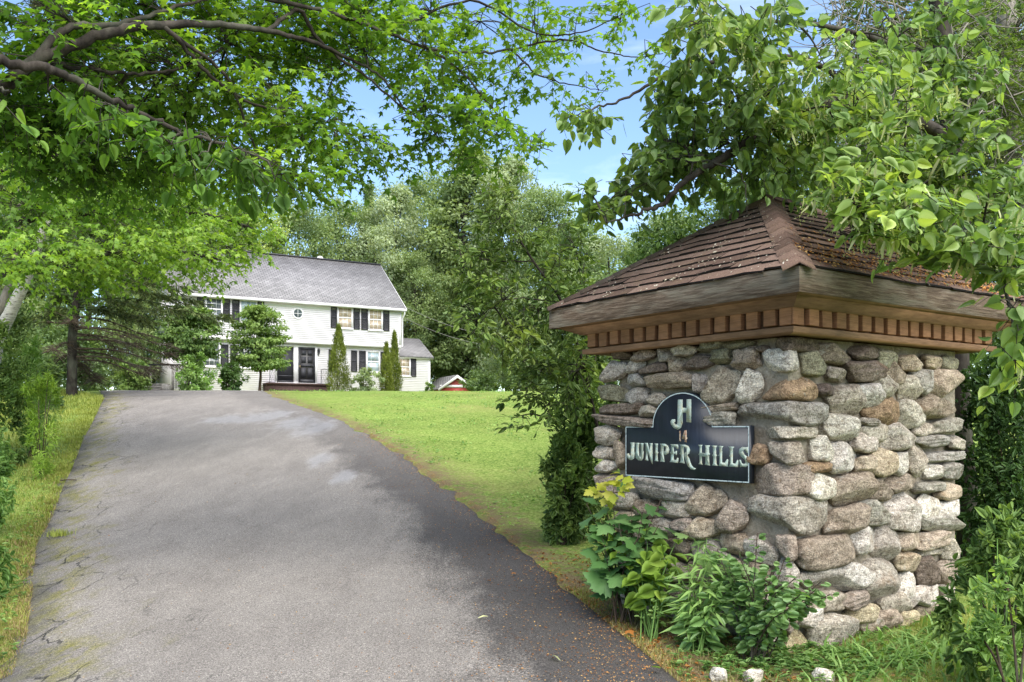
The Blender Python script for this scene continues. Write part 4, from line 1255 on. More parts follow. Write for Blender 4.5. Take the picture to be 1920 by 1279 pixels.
def build_shed():
    d = 66.0
    a, b, top = P(826, 735, d), P(884, 735, d), P(855, 703, d)
    zg = float(gz(-4, d)) - 0.1
    ze = P(855, 724, d)[2]
    s = thing('red_shed', 'small red gabled shed with white trim beyond the lawn', 'shed', (a[0], d, zg))
    o = np.array([a[0], d, zg])
    w, hp, he = b[0] - a[0], top[2] - zg, ze - zg
    L = 3.2; sk = -1.35                                  # runs back and to the left
    f = lambda x, z, k: (x + sk * k, L * k, z)
    m = w / 2
    Geo().add([f(0, 0, 0), f(w, 0, 0), f(w, he, 0), f(m, hp - 0.12, 0), f(0, he, 0), f(0, 0, 1), f(w, 0, 1), f(w, he, 1), f(m, hp - 0.12, 1), f(0, he, 1)],
              [(0, 1, 2, 3, 4), (9, 8, 7, 6, 5), (0, 4, 9, 5), (1, 6, 7, 2)]).build('wall', M['red_paint'], s)
    for nm, x in (('l', 0), ('r', w)):
        sg = -1 if x == 0 else 1
        sl = (hp - he) / m
        V = [f(m, hp, -0.08), f(x + sg * 0.25, he - 0.25 * sl, -0.08), f(x + sg * 0.25, he - 0.25 * sl, 1.08), f(m, hp, 1.08)]
        V += [(p[0], p[1], p[2] - 0.09) for p in V]
        o_ = Geo().add(V, [(0, 1, 2, 3), (7, 6, 5, 4), (0, 4, 5, 1), (1, 5, 6, 2), (2, 6, 7, 3)]).build('roof', M['grey_shingles'], s)
        uv = o_.data.uv_layers.new(name='uv')
        for lp in o_.data.loops:
            c = o_.data.vertices[lp.vertex_index].co
            uv.data[lp.index].uv = (c.y, math.hypot(c.x - m, c.z - hp))
        V = [f(m, hp - 0.02, -0.095), f(x + sg * 0.26, he - 0.25 * sl - 0.02, -0.095), f(x + sg * 0.26, he - 0.25 * sl - 0.22, -0.095), f(m, hp - 0.24, -0.095)]
        V += [(p[0], p[1] + 0.04, p[2]) for p in V]
        Geo().add(V, [(0, 1, 2, 3), (7, 6, 5, 4), (0, 4, 5, 1), (1, 5, 6, 2), (2, 6, 7, 3)]).build('rake_board', M['white_paint'], s)
    Geo().box(-0.02, w + 0.02, -0.05, -0.004, he - 0.1, he + 0.08).build('trim_board', M['white_paint'], s)
    Geo().box(m - 0.55, m + 0.55, -0.045, -0.003, 0.1, he - 0.15).build('door', M['red_paint'], s)


build_shed()


def build_steps():
    """grey timber steps and rail beside the house"""
    d = 45.0
    a, b = P(264, 735, d), P(303, 735, d)
    zg = float(gz(a[0], d)) - 0.05
    zt = P(280, 718, d)[2] - zg
    s = thing('timber_steps', 'grey weathered timber steps with dark handrail left of the house', 'steps', (a[0], d, zg))
    w = b[0] - a[0]
    for k in range(4):
        Geo().box(0, w, 0.28 * k, 0.28 * k + 0.30, zt * (k + 1) / 4 - 0.05, zt * (k + 1) / 4).build('tread', M['grey_wood'], s)
        Geo().box(0.02, w - 0.02, 0.28 * k + 0.03, 0.28 * k + 0.05, zt * k / 4, zt * (k + 1) / 4 - 0.052).build('riser', M['grey_wood'], s)
    for x in (-0.10, w + 0.002):
        Geo().box(x, x + 0.09, -0.02, 1.2, 0, zt * 0.9).build('side_board', M['grey_wood'], s)
    for x in (-0.06, w + 0.04, w + 0.75):
        Geo().box(x, x + 0.09, 1.21, 1.30, 0, zt + 0.95).build('post', M['grey_wood'], s)
    Geo().box(-0.1, w + 0.9, 1.19, 1.32, zt + 0.951, zt + 1.03).build('handrail', M['shutter'], s)
    for k in range(9):
        x = w + 0.12 + k * 0.075
        Geo().box(x, x + 0.035, 1.235, 1.27, zt * 0.6, zt + 0.95).build('baluster', M['grey_wood'], s)


build_steps()


def build_wires():
    h = H0
    for k, (q0, q1) in enumerate((((757, 574), (1000, 630)), ((757, 596), (1000, 648)))):
        a, b = P(q0[0], q0[1], 56.2), P(q1[0], q1[1], 70)
        t = np.linspace(0, 1, 14)[:, None]
        pts = a + (b - a) * t
        pts[:, 2] -= 0.7 * (1 - (2 * t[:, 0] - 1) ** 2)
        o = Geo().tube(pts, 0.013, 0.013, 4).build('utility_wire', M['grey_wood'])
        tag(o, ('upper' if k == 0 else 'lower') + ' thin utility wire sagging away from the house corner', 'wire', kind='thing')


build_wires()

# ------------------------------------------------------------------ foliage tools
def tri(*f): return [np.array(f)]


def sym(c, half):
    """leaf outline from midrib points c and one side's points"""
    return c + half + [(-x, y, z) for x, y, z in half]


LEAF = {}
LEAF['maple'] = (np.array([(0, .34, .03), (0, 0, 0), (.30, -.06, -.05), (.22, .17, 0), (.56, .46, -.09), (.20, .52, 0), (0, 1, -.10),
                           (-.20, .52, 0), (-.56, .46, -.09), (-.22, .17, 0), (-.30, -.06, -.05)], float),
                 [np.array([(0, i, i + 1) for i in range(1, 10)] + [(0, 10, 1)])])
_b = []
_h = [(.17, -.09, .02), (.42, .08, .06), (.50, .33, .05), (.36, .68, .0), (.13, .92, -.05)]
LEAF['heart'] = (np.array([(0, 0.03, 0), (0, .30, -.02), (0, .62, -.05), (0, 1.08, -.16)] + _h + [(-x, y, z) for x, y, z in _h], float),
                 [np.array([f for o, r in ((4, 1), (9, -1)) for f in ((0, o, 1), (o, o + 1, 1), (o + 1, o + 2, 1), (o + 2, 2, 1), (o + 2, o + 3, 2), (o + 3, o + 4, 2), (o + 4, 3, 2))])])
_h = [(.20, .16, .04), (.29, .46, .03), (.17, .8, -.03)]
LEAF['ovate'] = (np.array([(0, 0, 0), (0, .5, -.03), (0, 1, -.12)] + _h + [(-x, y, z) for x, y, z in _h], float),
                 [np.array([f for o in (3, 6) for f in ((0, o, 1), (o, o + 1, 1), (o + 1, o + 2, 1), (o + 2, 2, 1))])])
_h = [(.32, .22, .05), (.45, .55, .03), (.30, .88, .0)]
LEAF['round'] = (np.array([(0, 0, 0), (0, .55, -.03), (0, 1, -.04)] + _h + [(-x, y, z) for x, y, z in _h], float),
                 [np.array([f for o in (3, 6) for f in ((0, o, 1), (o, o + 1, 1), (o + 1, o + 2, 1), (o + 2, 2, 1))])])
LEAF['lance'] = (np.array([(0, 0, 0), (.09, .35, .02), (0, .45, -.03), (-.09, .35, .02), (0, 1, -.16)], float), tri((0, 1, 2), (0, 2, 3), (1, 4, 2), (2, 4, 3)))
LEAF['rhomb'] = (np.array([(0, 0, 0), (.30, .45, .04), (0, 1, -.06), (-.30, .45, .04)], float), tri((0, 1, 2), (0, 2, 3)))
LEAF['needle'] = (np.array([(0, 0, 0), (.10, .5, .03), (0, 1, -.05), (-.10, .5, .03)], float), tri((0, 1, 2), (0, 2, 3)))
LEAF['strip'] = (np.array([(-.05, 0, 0), (.05, 0, 0), (.10, .5, .04), (-.08, .5, .0), (.05, 1, -.06), (-.04, 1, -.08)], float), tri((0, 1, 2), (0, 2, 3), (3, 2, 4), (3, 4, 5)))
# a lobed leaf with toothed edge for the sapling
_o = [(0, 0), (.18, -.06), (.36, -.02), (.30, .10), (.42, .14), (.62, .26), (.50, .34), (.58, .48), (.42, .46), (.30, .52), (.34, .66), (.20, .72), (.14, .84), (0, 1.02)]
_o = _o + [(-x, y) for x, y in _o[-2:0:-1]]
LEAF['lobed'] = (np.array([(0, .36, .02)] + [(x, y, -.10 * (abs(x) * 1.2 + max(0, y - .4)) + .02 * (i % 2)) for i, (x, y) in enumerate(_o)], float),
                 [np.array([(0, i, i % len(_o) + 1) for i in range(1, len(_o) + 1)])])


def norm(a): return a / (np.linalg.norm(a, axis=-1, keepdims=True) + 1e-9)


def basis(axis, nrm):
    y = norm(axis)
    z = norm(nrm - (nrm * y).sum(-1, keepdims=True) * y)
    x = np.cross(y, z)
    return np.stack([x, y, z], -1)           # columns


def put_leaves(g, tmpl, pos, axis, nrm, size, tint):
    V, Fs = LEAF[tmpl]
    B = basis(axis, nrm) * np.asarray(size)[:, None, None]
    n, k = len(pos), len(V)
    dv = np.stack([rng.uniform(0.72, 1.12, n), rng.uniform(0.9, 1.08, n), rng.uniform(0.2, 2.6, n)], 1)
    W = pos[:, None] + np.einsum('nij,nvj->nvi', B, V[None] * dv[:, None])
    faces = [(f[None] + (np.arange(n) * k)[:, None, None]).reshape(-1, f.shape[1]) for f in Fs]
    g.add(W.reshape(-1, 3), faces, np.repeat(tint, k))


_tm = {}


def leaf_meshes(tmpl, mat, name):
    key = (tmpl, mat.name, name)
    if key not in _tm:
        _tm[key] = [Geo().add(LEAF[tmpl][0] * np.array([w, 1, b]), LEAF[tmpl][1], t).build(name, mat, link_it=False)
                    for t, w, b in ((0.12, 1, 1), (0.3, .92, 1.6), (0.5, 1.05, .6), (0.68, 1, 2), (0.92, .95, 1.2))]
    return _tm[key]


def leaf_parts(root, org, tmpl, mat, pos, axis, nrm, size, tint, n, name='leaf'):
    """the n leaves that show largest in the picture become parts; returns a mask of those left over"""
    x, y, z = pos[:, 0], np.maximum(pos[:, 1], 0.1), pos[:, 2]
    px, py = 960 + F * x / y, HY - F * (z - EYE) / y
    vis = (px > -10) & (px < 1930) & (py > -10) & (py < 1289)
    app = np.where(vis, size * F / y, 0)
    idx = np.argsort(-app)[:n]
    idx = idx[app[idx] > 9]
    ms = leaf_meshes(tmpl, mat, name)
    B = basis(axis[idx], nrm[idx]) * size[idx][:, None, None]
    for i, b in zip(idx, B):
        o = bpy.data.objects.new(name, ms[int(np.clip(tint[i] * 5, 0, 4))])
        C.objects.link(o)
        o.parent = root
        m = Matrix([list(r) for r in b]).to_4x4()
        m.translation = Vector(pos[i] - org)
        o.matrix_local = m
    keep = np.ones(len(pos), bool)
    keep[idx] = False
    return keep


def cluster(cen, rad, per, size, up=0.7, out=0.5, droop=0.2, shell=0.6, var=0.25, ctint=0.28, centre=None, base=0.5):
    cen = np.asarray(cen, float); M_ = len(cen)
    rad = np.broadcast_to(np.asarray(rad, float), (M_, 3)) if np.ndim(rad) else np.full((M_, 3), rad)
    k = np.repeat(np.arange(M_), per)
    n = len(k)
    d = norm(rng.standard_normal((n, 3)))
    r = rng.random(n) ** (shell / 2)
    off = d * r[:, None]
    pos = cen[k] + off * rad[k]
    o = off if centre is None else norm(pos - np.asarray(centre))
    ax = norm(o * 0.6 + rng.standard_normal((n, 3)) * 0.6 + np.array([0, 0, -droop]))
    nr = norm(np.array([0, 0, up]) + o * out + rng.standard_normal((n, 3)) * 0.45)
    ct = rng.standard_normal(M_) * ctint
    t = np.clip(base + ct[k] + rng.standard_normal(n) * 0.16, 0.02, 0.98)
    return pos, ax, nr, size * (1 + var * rng.standard_normal(n).clip(-2, 2)), t


def twigs(g, A, B, r0, r1):
    A, B = np.asarray(A), np.asarray(B)
    d = norm(B - A)
    a = norm(np.cross(d, np.array([0.3, 0.2, 0.9]))); b = np.cross(d, a)
    ring = []
    for ang in (0, 2.094, 4.189): ring.append(math.cos(ang) * a + math.sin(ang) * b)
    R = np.stack(ring, 1)
    V = np.concatenate([A[:, None] + R * r0, B[:, None] + R * r1], 1)
    n = len(A)
    f = np.array([(0, 1, 4, 3), (1, 2, 5, 4), (2, 0, 3, 5)])
    g.add(V.reshape(-1, 3), [(f[None] + (np.arange(n) * 6)[:, None, None]).reshape(-1, 4)])


def smooth_line(pts, n=8):
    pts = np.asarray(pts, float)
    if len(pts) < 3: return np.linspace(pts[0], pts[-1], n)
    out = []
    Pp = np.concatenate([[2 * pts[0] - pts[1]], pts, [2 * pts[-1] - pts[-2]]])
    for i in range(1, len(Pp) - 2):
        t = np.linspace(0, 1, n, endpoint=False)[:, None]
        a, b, c, d = Pp[i - 1], Pp[i], Pp[i + 1], Pp[i + 2]
        out.append(0.5 * (2 * b + (c - a) * t + (2 * a - 5 * b + 4 * c - d) * t ** 2 + (3 * b - a - 3 * c + d) * t ** 3))
    return np.concatenate(out + [pts[-1:]])


def hero_tree(name, label, cat, trunk, limbs, blobs, tmpl, leafm, barkm, size, per=7, L=0.34, n_parts=250, droop=0.25, group=None, tr=(0.14, 0.10),
              up=0.9, twig_r=0.004, flat=1.0, hang=0.0, tintb=0.5, extra=None, wild=1.0):
    """a tree laid out limb by limb; blobs are (px, py, depth, rx px, ry px, depth radius m, sprays)"""
    tp = smooth_line([P(*q) if len(q) == 3 else q for q in trunk])
    org = np.array([tp[0][0], tp[0][1], float(gz(tp[0][0], tp[0][1]))])
    tp[0][2] = org[2] - 0.1
    root = thing(name, label, cat, tuple(org), 0, group)
    gt = Geo().tube(tp, tr[0], tr[1], 10, power=0.8, wob=0.12)
    gt.build('trunk', M[barkm], root, smooth=True, origin=org)
    gb = Geo()
    samp = [tp[len(tp) // 3:]]
    for pts, r0, r1 in limbs:
        lp = smooth_line([P(*q) for q in pts])
        lp = lp + rng.standard_normal(lp.shape) * 0.006
        Geo().tube(lp, r0, r1, 8, wob=0.05).build('limb', M[barkm], root, smooth=True, origin=org)
        samp.append(lp)
    samp = np.concatenate(samp)
    PP, AX, NR_, SZ, TT = [], [], [], [], []
    for bl in blobs:
        px, py, d, rx_, ry_, rd, ns = bl[:7]
        bt = bl[7] if len(bl) > 7 else 0.0
        c = P(px, py, d)
        r = np.array([rx_ / F * d, rd, ry_ / F * d])
        at = samp[np.argmin(np.linalg.norm(samp - c, axis=1))]
        mid = (at + c) / 2 + np.array([0, 0, 0.10 * np.linalg.norm(c - at)])
        br = smooth_line([at, mid, c], 6)
        gb.tube(br, 0.0035 * (1 + 2.5 * np.linalg.norm(c - at)) + 0.004, 0.003, 5)
        u = norm(rng.standard_normal((ns, 3))) * (rng.random((ns, 1)) ** 0.40)
        st = c + u * r
        dr = norm(norm(st - at) * 0.8 + rng.standard_normal((ns, 3)) * np.array([0.6, 0.6, 0.25 * flat]) + np.array([0, 0, -0.12]))
        ln = L * (0.7 + 0.6 * rng.random(ns))
        st = st - dr * ln[:, None] * 0.5
        # short side twigs back to the branch
        j = np.argmin(np.linalg.norm(br[None] - st[:, None], axis=2), 1)
        near = rng.random(ns) < 0.65
        m1 = (br[j] + st) / 2 + np.array([0, 0, 0.02])
        twigs(gb, br[j][near], m1[near], twig_r * 1.2, twig_r); twigs(gb, m1[near], st[near], twig_r, twig_r * 0.8)
        en = st + dr * ln[:, None] + np.array([0, 0, -1.0]) * (droop * 0.5 * ln)[:, None]
        twigs(gb, st, en, twig_r * 0.8, twig_r * 0.4)
        side = norm(np.cross(dr, np.array([0, 0, 1.0])))
        blob_t = rng.standard_normal() * 0.12 * min(wild, 1.2) + bt
        for k in range(per):
            t = (k + 0.6) / per
            sg = 1 if k % 2 else -1
            p = st + dr * (ln * t)[:, None] + np.array([0, 0, -1.0]) * (droop * 0.5 * ln * t * t)[:, None]
            ax = norm(dr * (0.5 if k < per - 1 else 1.2) + side * sg * (0.8 if k < per - 1 else 0.1) + rng.standard_normal((ns, 3)) * 0.28 * wild + np.array([0, 0, -droop - hang]))
            nr = norm(np.array([0, 0, up]) + side * sg * 0.25 + rng.standard_normal((ns, 3)) * 0.38 * wild + np.array([0, -0.35, 0]) * hang)
            s = size * (0.95 + 0.28 * min(wild, 1.5) * (rng.random(ns) - 0.6) * 2)
            PP.append(p + ax * (s * 0.28)[:, None]); AX.append(ax); NR_.append(nr); SZ.append(s)
            TT.append(np.clip(tintb + blob_t + 0.2 * rng.standard_normal(ns), 0.02, 0.98))
    pos, ax, nr, sz, tt = (np.concatenate(q) for q in (PP, AX, NR_, SZ, TT))
    gb.build('twigs', M[barkm], root, origin=org)['kind'] = 'stuff'
    keep = leaf_parts(root, org, tmpl, M[leafm], pos, ax, nr, sz, tt, n_parts)
    g = Geo()
    put_leaves(g, tmpl, pos[keep] - org, ax[keep], nr[keep], sz[keep], tt[keep])
    if extra: extra(root, org, pos, sz, tt)
    g.build('foliage', M[leafm], root)['kind'] = 'stuff'
    return root


# ------------------------------------------------------------------ woodland behind and beside the house
def woodland_mesh(seed, H, W, n_cl, per, size, mat, barkm, lo=0.18, shape='round', up=0.7):
    r = np.random.default_rng(seed)
    cen, rad = [], []
    ph = r.random(4) * 6.28
    for i in range(n_cl):
        h = lo + (1 - lo) * (i + r.random()) / n_cl
        q = (h - lo) / (1 - lo)
        if shape == 'round': pr = max(0.12, math.sin(math.pi * (0.10 + 0.86 * q)) ** 0.62)
        elif shape == 'tall': pr = max(0.12, math.sin(math.pi * (0.14 + 0.83 * q)) ** 0.9 * (1 - 0.25 * q))
        else: pr = max(0.05, 1 - q) ** 0.85
        a = r.random() * 6.283
        irr = 1 + 0.20 * math.sin(2 * a + ph[0] + 5 * q) + 0.16 * math.sin(3 * a + ph[1] - 7 * q)
        rr = W / 2 * pr * irr * math.sqrt(0.25 + 0.75 * r.random()) * 0.86
        cen.append((math.cos(a) * rr, math.sin(a) * rr, h * H))
        s = W * (0.075 + 0.075 * r.random()) * (0.65 if shape == 'cone' else 1)
        rad.append((s * 1.15, s * 1.15, s * (0.7 if shape != 'cone' else 0.35)))
    cen = np.array(cen); rad = np.array(rad)
    g = Geo()
    pos, ax, nr, sz, tt = cluster(cen, rad, per, size, up=0.35, out=0.85, shell=0.7, ctint=0.24, droop=0.35, base=0.72)
    put_leaves(g, 'rhomb', pos, ax, nr, sz, tt)
    crown = g.build('crown', M[mat], link_it=False)
    g = Geo()
    tl = np.stack([0.25 * np.sin(np.linspace(0, 3, 9) + ph[2]), 0.25 * np.sin(np.linspace(0, 2.5, 9) + ph[3]), np.linspace(-0.3, H * 0.93, 9)], 1)
    tl[0, :2] = 0
    g.tube(tl, 0.018 * H, 0.03, 8, power=0.8, wob=0.1)
    for c in cen[::3]:
        j = int(np.clip(np.searchsorted(tl[:, 2], c[2] * 0.8), 1, 8))
        a = tl[j - 1]
        g.tube(smooth_line([a, (a + c) / 2 + np.array([0, 0, 0.3]), c], 4), 0.05, 0.012, 5)
    return crown, g.build('trunk', M[barkm], smooth=True, link_it=False)


WOOD = {
    'round': woodland_mesh(1, 18, 11, 120, 250, 0.26, 'forest', 'bark', 0.10),
    'grey': woodland_mesh(2, 18, 10, 115, 250, 0.26, 'forest_grey', 'bark', 0.08),
    'dark': woodland_mesh(3, 18, 11, 120, 250, 0.26, 'forest_dark', 'bark', 0.06),
    'tall': woodland_mesh(4, 18, 8.5, 120, 250, 0.26, 'forest', 'bark', 0.10, 'tall'),
    'lime': woodland_mesh(5, 18, 11, 110, 240, 0.26, 'forest_lime', 'bark', 0.10),
    'cone': woodland_mesh(6, 18, 5.5, 130, 130, 0.26, 'forest_dark', 'bark', 0.05, 'cone'),
}
WOODS_GROUP = 'woodland trees around the house and garden'
BG = [
    (470, 66, 378, 210, 'lime', 'pale yellow-green tree rising behind the left end of the house roof'),
    (560, 68, 380, 200, 'round', 'green rounded tree right behind the middle of the house roof'),
    (640, 72, 372, 190, 'round', 'mid green tree behind the vent pipe on the house roof'),
    (692, 84, 334, 90, 'cone', 'narrow dark conifer tip poking above the trees behind the house'),
    (738, 74, 346, 200, 'grey', 'grey-green tree above the right end of the house ridge'),
    (800, 80, 325, 190, 'round', 'green tree between the house ridge and the tallest tree'),
    (878, 72, 268, 250, 'tall', 'tallest tree, broad and mid green, right of the house'),
    (955, 70, 292, 220, 'grey', 'tall pale grey-green tree just right of the tallest tree'),
    (1022, 66, 352, 200, 'round', 'green tree on the falling edge of the wood beside the blue sky gap'),
    (1085, 62, 405, 190, 'dark', 'dark tree at the low end of the wood near the linden branch tip'),
    (775, 70, 470, 150, 'round', 'shadowy green tree close behind the low wing of the house'),
    (905, 76, 470, 190, 'grey', 'pale leafy tree standing behind the red shed'),
    (985, 54, 545, 170, 'grey', 'low grey-green tree at the far edge of the lawn right of the shed'),
    (835, 74, 400, 170, 'tall', 'slim tree filling the gap right of the house gable'),
    (700, 70, 420, 170, 'grey', 'grey-green tree directly behind the right gable of the house'),
    (1140, 46, 440, 220, 'grey', 'pale green tree behind the left eave of the stone pillar'),
    (1260, 38, 400, 260, 'round', 'green tree behind the left slope of the pillar roof'),
    (1390, 36, 330, 260, 'dark', 'dark tree behind the peak of the pillar roof'),
    (1530, 33, 170, 290, 'round', 'tree in the thicket behind the linden boughs'),
    (1700, 30, 20, 330, 'dark', 'dark tree deep behind the linden trunk'),
    (1880, 28, -60, 340, 'round', 'tree behind the vine tangle'),
    (385, 62, 360, 220, 'round', 'tree behind the hidden left end of the house'),
    (2080, 25, 60, 340, 'dark', 'dark tree in the wood right of the vine tangle'),
    (2330, 30, 80, 340, 'round', 'green tree in the wood far right of the vine tangle'),
    (290, 54, 330, 230, 'dark', 'dark tree in the wood left of the house'),
    (170, 46, 300, 250, 'round', 'mid green tree in the wood beyond the spruce'),
    (60, 40, 260, 260, 'dark', 'dark tree in the wood left of the spruce'),
    (-60, 34, 230, 280, 'round', 'tree in the wood behind the birch'),
]


def woodland():
    for k, (px, d, top, wpx, kind, label) in enumerate(BG):
        x = (px - 960) / F * d
        zg = float(gz(x, d))
        H = EYE + (HY - top) / F * d - zg
        W = wpx / F * d
        cr, tk = WOOD[kind]
        base_w = {'round': 11, 'grey': 10, 'dark': 11, 'tall': 8.5, 'lime': 11, 'cone': 5.5}[kind]
        t = thing('woodland_tree', label, 'tree', (x, d, zg), random.uniform(0, 6.28), WOODS_GROUP)
        a = link('crown', cr, None, t); b = link('trunk', tk, None, t)
        for o in (a, b): o.scale = (W / base_w, W / base_w, H / 18.6)
    # the far wood, one mass
    g = Geo()
    xs = np.concatenate([np.linspace(-95, 85, 130)])
    cen, rad = [], []
    for x in xs:
        for _ in range(4):
            d = 96 + rng.random() * 14
            top = 13 + 3 * math.sin(x * 0.21) + 2.5 * math.sin(x * 0.53 + 1)
            cen.append((x + rng.standard_normal(), d, float(gz(x, d)) + rng.random() * top)); rad.append((2.6, 2.2, 2.2))
    pos, ax, nr, sz, tt = cluster(cen, np.array(rad), 130, 0.42, up=0.3, out=0.8, shell=0.8, ctint=0.2, base=0.66)
    put_leaves(g, 'rhomb', pos, ax, nr, sz, tt)
    o = g.build('far_woodland', M['forest'], kind='stuff')
    o['label'] = 'far green woodland closing the view behind the trees'


woodland()


# ------------------------------------------------------------------ shrubs and garden plants
def bush(name, label, cat, x0, x1, ytop, ybase, d, mat, n, size, tmpl='rhomb', style='round', depth=1.0, group=None, barkm='bark_brown', stems=7, n_parts=0, base_t=0.5, trunk_to=None, up=0.7):
    """a shrub filling the box x0..x1, ytop..ybase seen at depth d"""
    if d is None: d = ground_at((x0 + x1) / 2, ybase)[1]
    cx = ((x0 + x1) / 2 - 960) / F * d
    zg = float(gz(cx, d))
    zt = EYE + (HY - ytop) / F * d
    w = (x1 - x0) / F * d / 2
    org = np.array([cx, d, zg])
    root = thing(name, label, cat, tuple(org), 0, group)
    H = zt - zg
    zl = trunk_to if trunk_to is not None else 0.05
    zl = zl * H
    K = max(14, n // 70)
    cen, rad = [], []
    for i in range(K):
        if style == 'cone':
            q = (i + rng.random()) / K
            a = rng.random() * 6.283
            r = w * (1 - q) ** 0.70 * (0.72 + 0.28 * rng.random()) * (min(1, 0.72 + q * 3))
            cen.append((math.cos(a) * r, math.sin(a) * r * depth, q * H * 0.97)); s = w * 0.34 * (1 - q) + 0.06
            rad.append((s, s, s * 2.4))
        elif style == 'layered':
            q = rng.random()
            pr = math.sqrt(max(0.03, 1 - ((q - 0.3) / 0.74) ** 2)) if q > 0.3 else 0.86 + 0.45 * q
            a = rng.random() * 6.283
            r = w * min(1, pr) * math.sqrt(rng.random()) * 0.88
            cen.append((math.cos(a) * r, math.sin(a) * r * depth, zl + q * (H - zl) * 0.96)); s = w * 0.24
            rad.append((s * 1.2, s * 1.2, s * 0.30))
        else:
            q = rng.random() ** 0.85
            pr = 0.80 + 0.20 * math.sin(q * 3.0) if q < 0.6 else math.sqrt(max(0.02, 1 - ((q - 0.6) / 0.42) ** 2))
            a = rng.random() * 6.283
            r = pr * math.sqrt(rng.random()) * 0.76 * (1 + 0.22 * math.sin(3 * a + 5 * q + cx) + 0.20 * math.sin(9 * q + 2 * a + 2 * cx))
            sprout = rng.random() < 0.16
            if sprout: r *= 1.22; q = min(1.12, q * 1.12)
            cen.append((math.cos(a) * r * w, math.sin(a) * r * w * depth, zl + (H - zl) * q * 0.90)); s = 0.10 if sprout else 0.16 + 0.13 * rng.random()
            rad.append((w * s, w * s * depth, (H - zl) * s * 0.55))
    cen, rad = np.array(cen), np.array(rad)
    per = max(2, n // K)
    c0 = np.array([0, 0, zl + (H - zl) * 0.35])
    pos, ax, nr, sz, tt = cluster(cen, rad, per, size, up=(0.2 if style == 'cone' else up), out=0.8, shell=0.8, centre=c0, ctint=0.2, droop=(-0.9 if style == 'cone' else 0.45 if style == 'layered' else 0.1), base=base_t)
    g = Geo()
    if trunk_to:
        for k in range(3):
            g.tube(smooth_line([(0.05 * k - 0.05, 0.03 * k, -0.1), (0.04 * math.sin(k * 2), 0.04 * math.cos(k * 2), zl), tuple(cen[rng.integers(K)])], 5), 0.05, 0.012, 6)
    for c in cen[:: max(1, K // stems)]:
        a = np.array([0, 0, zl * 0.9 if trunk_to else 0.0]) + rng.standard_normal(3) * np.array([0.06 * w, 0.06 * w, 0])
        g.tube(smooth_line([a, (a + c) / 2 + np.array([0, 0, 0.08 * H]), c], 4), 0.018 if d > 20 else 0.008, 0.005, 5)
    g.build('stems', M[barkm], root, smooth=True)['kind'] = 'stuff'
    keep = np.ones(len(pos), bool)
    if n_parts: keep = leaf_parts(root, org, tmpl, M[mat], pos + org, ax, nr, sz, tt, n_parts)
    g = Geo()
    put_leaves(g, tmpl, pos[keep], ax[keep], nr[keep], sz[keep], tt[keep])
    g.build('foliage', M[mat], root)['kind'] = 'stuff'
    return root


GP = 'shrubs and small trees along the house front'
bush('ornamental_tree', 'dense layered dark green tree covering the left end of the house front', 'tree', 288, 418, 574, 738, 43, 'shrub', 13000, 0.15, style='layered', trunk_to=0.42, group=GP, base_t=0.42)
bush('ornamental_tree', 'rounded layered bright green tree on a short trunk in front of the house', 'tree', 430, 543, 572, 738, 46, 'shrub', 13000, 0.15, style='layered', trunk_to=0.30, group=GP, base_t=0.72)
bush('shrub', 'light green rounded shrub between the steps and the house windows', 'shrub', 326, 410, 664, 742, 42, 'weed', 5200, 0.12, group=GP, base_t=0.6)
bush('shrub', 'small dark glossy shrub below the ground floor windows', 'shrub', 402, 462, 682, 742, 44.5, 'dark_leaf', 3400, 0.13, group=GP, base_t=0.75)
bush('shrub', 'low green shrub left of the grey timber steps', 'shrub', 208, 286, 676, 742, 40, 'shrub', 3800, 0.13, group=GP, base_t=0.62)
bush('shrub', 'pale grey-green rounded shrub between the arborvitaes', 'shrub', 656, 718, 694, 742, 51, 'forest_grey', 3000, 0.13, group=GP, base_t=0.7)
bush('shrub', 'little shrub at the right corner of the low wing', 'shrub', 792, 816, 714, 742, 54, 'shrub', 700, 0.12, group=GP, base_t=0.6)
bush('arborvitae', 'tall wide arborvitae right of the front door', 'shrub', 612, 657, 609, 745, 51, 'arbor', 10400, 0.14, 'needle', 'cone', group='columnar arborvitaes', base_t=0.55)
bush('arborvitae', 'shorter front arborvitae of the pair at the right corner', 'shrub', 712, 737, 643, 745, 52, 'arbor', 7200, 0.14, 'needle', 'cone', group='columnar arborvitaes', base_t=0.62)
bush('arborvitae', 'taller back arborvitae of the pair at the right corner', 'shrub', 726, 753, 622, 745, 53.2, 'arbor', 8400, 0.14, 'needle', 'cone', group='columnar arborvitaes', base_t=0.5)
bush('shrub', 'low dark bush at the lawn edge behind the red shed corner', 'shrub', 858, 960, 694, 742, 60, 'forest_dark', 2600, 0.2, group='bushes at the far lawn edge', base_t=0.6)
bush('shrub', 'wide bush at the far lawn edge below the grey-green tree', 'shrub', 940, 1060, 650, 745, 46, 'forest', 3600, 0.18, group='bushes at the far lawn edge', base_t=0.4)
bush('shrub', 'pale flowering understorey bush behind the spruce', 'shrub', 190, 306, 588, 742, 50, 'forest_grey', 6200, 0.16, group='understorey left of the drive', base_t=0.6)
bush('shrub', 'green understorey bush between the spruce and the pale flowering bush', 'shrub', 146, 216, 640, 742, 44, 'shrub', 3600, 0.15, group='understorey left of the drive', base_t=0.5)
bush('shrub', 'dark understorey bush at the foot of the spruce', 'shrub', 60, 220, 600, 742, 33, 'forest_dark', 5200, 0.15, group='understorey left of the drive', base_t=0.55)
bush('shrub', 'shadowy understorey bush left of the birch', 'shrub', -110, 90, 560, 760, 25, 'forest_dark', 6200, 0.13, group='understorey left of the drive', base_t=0.6)

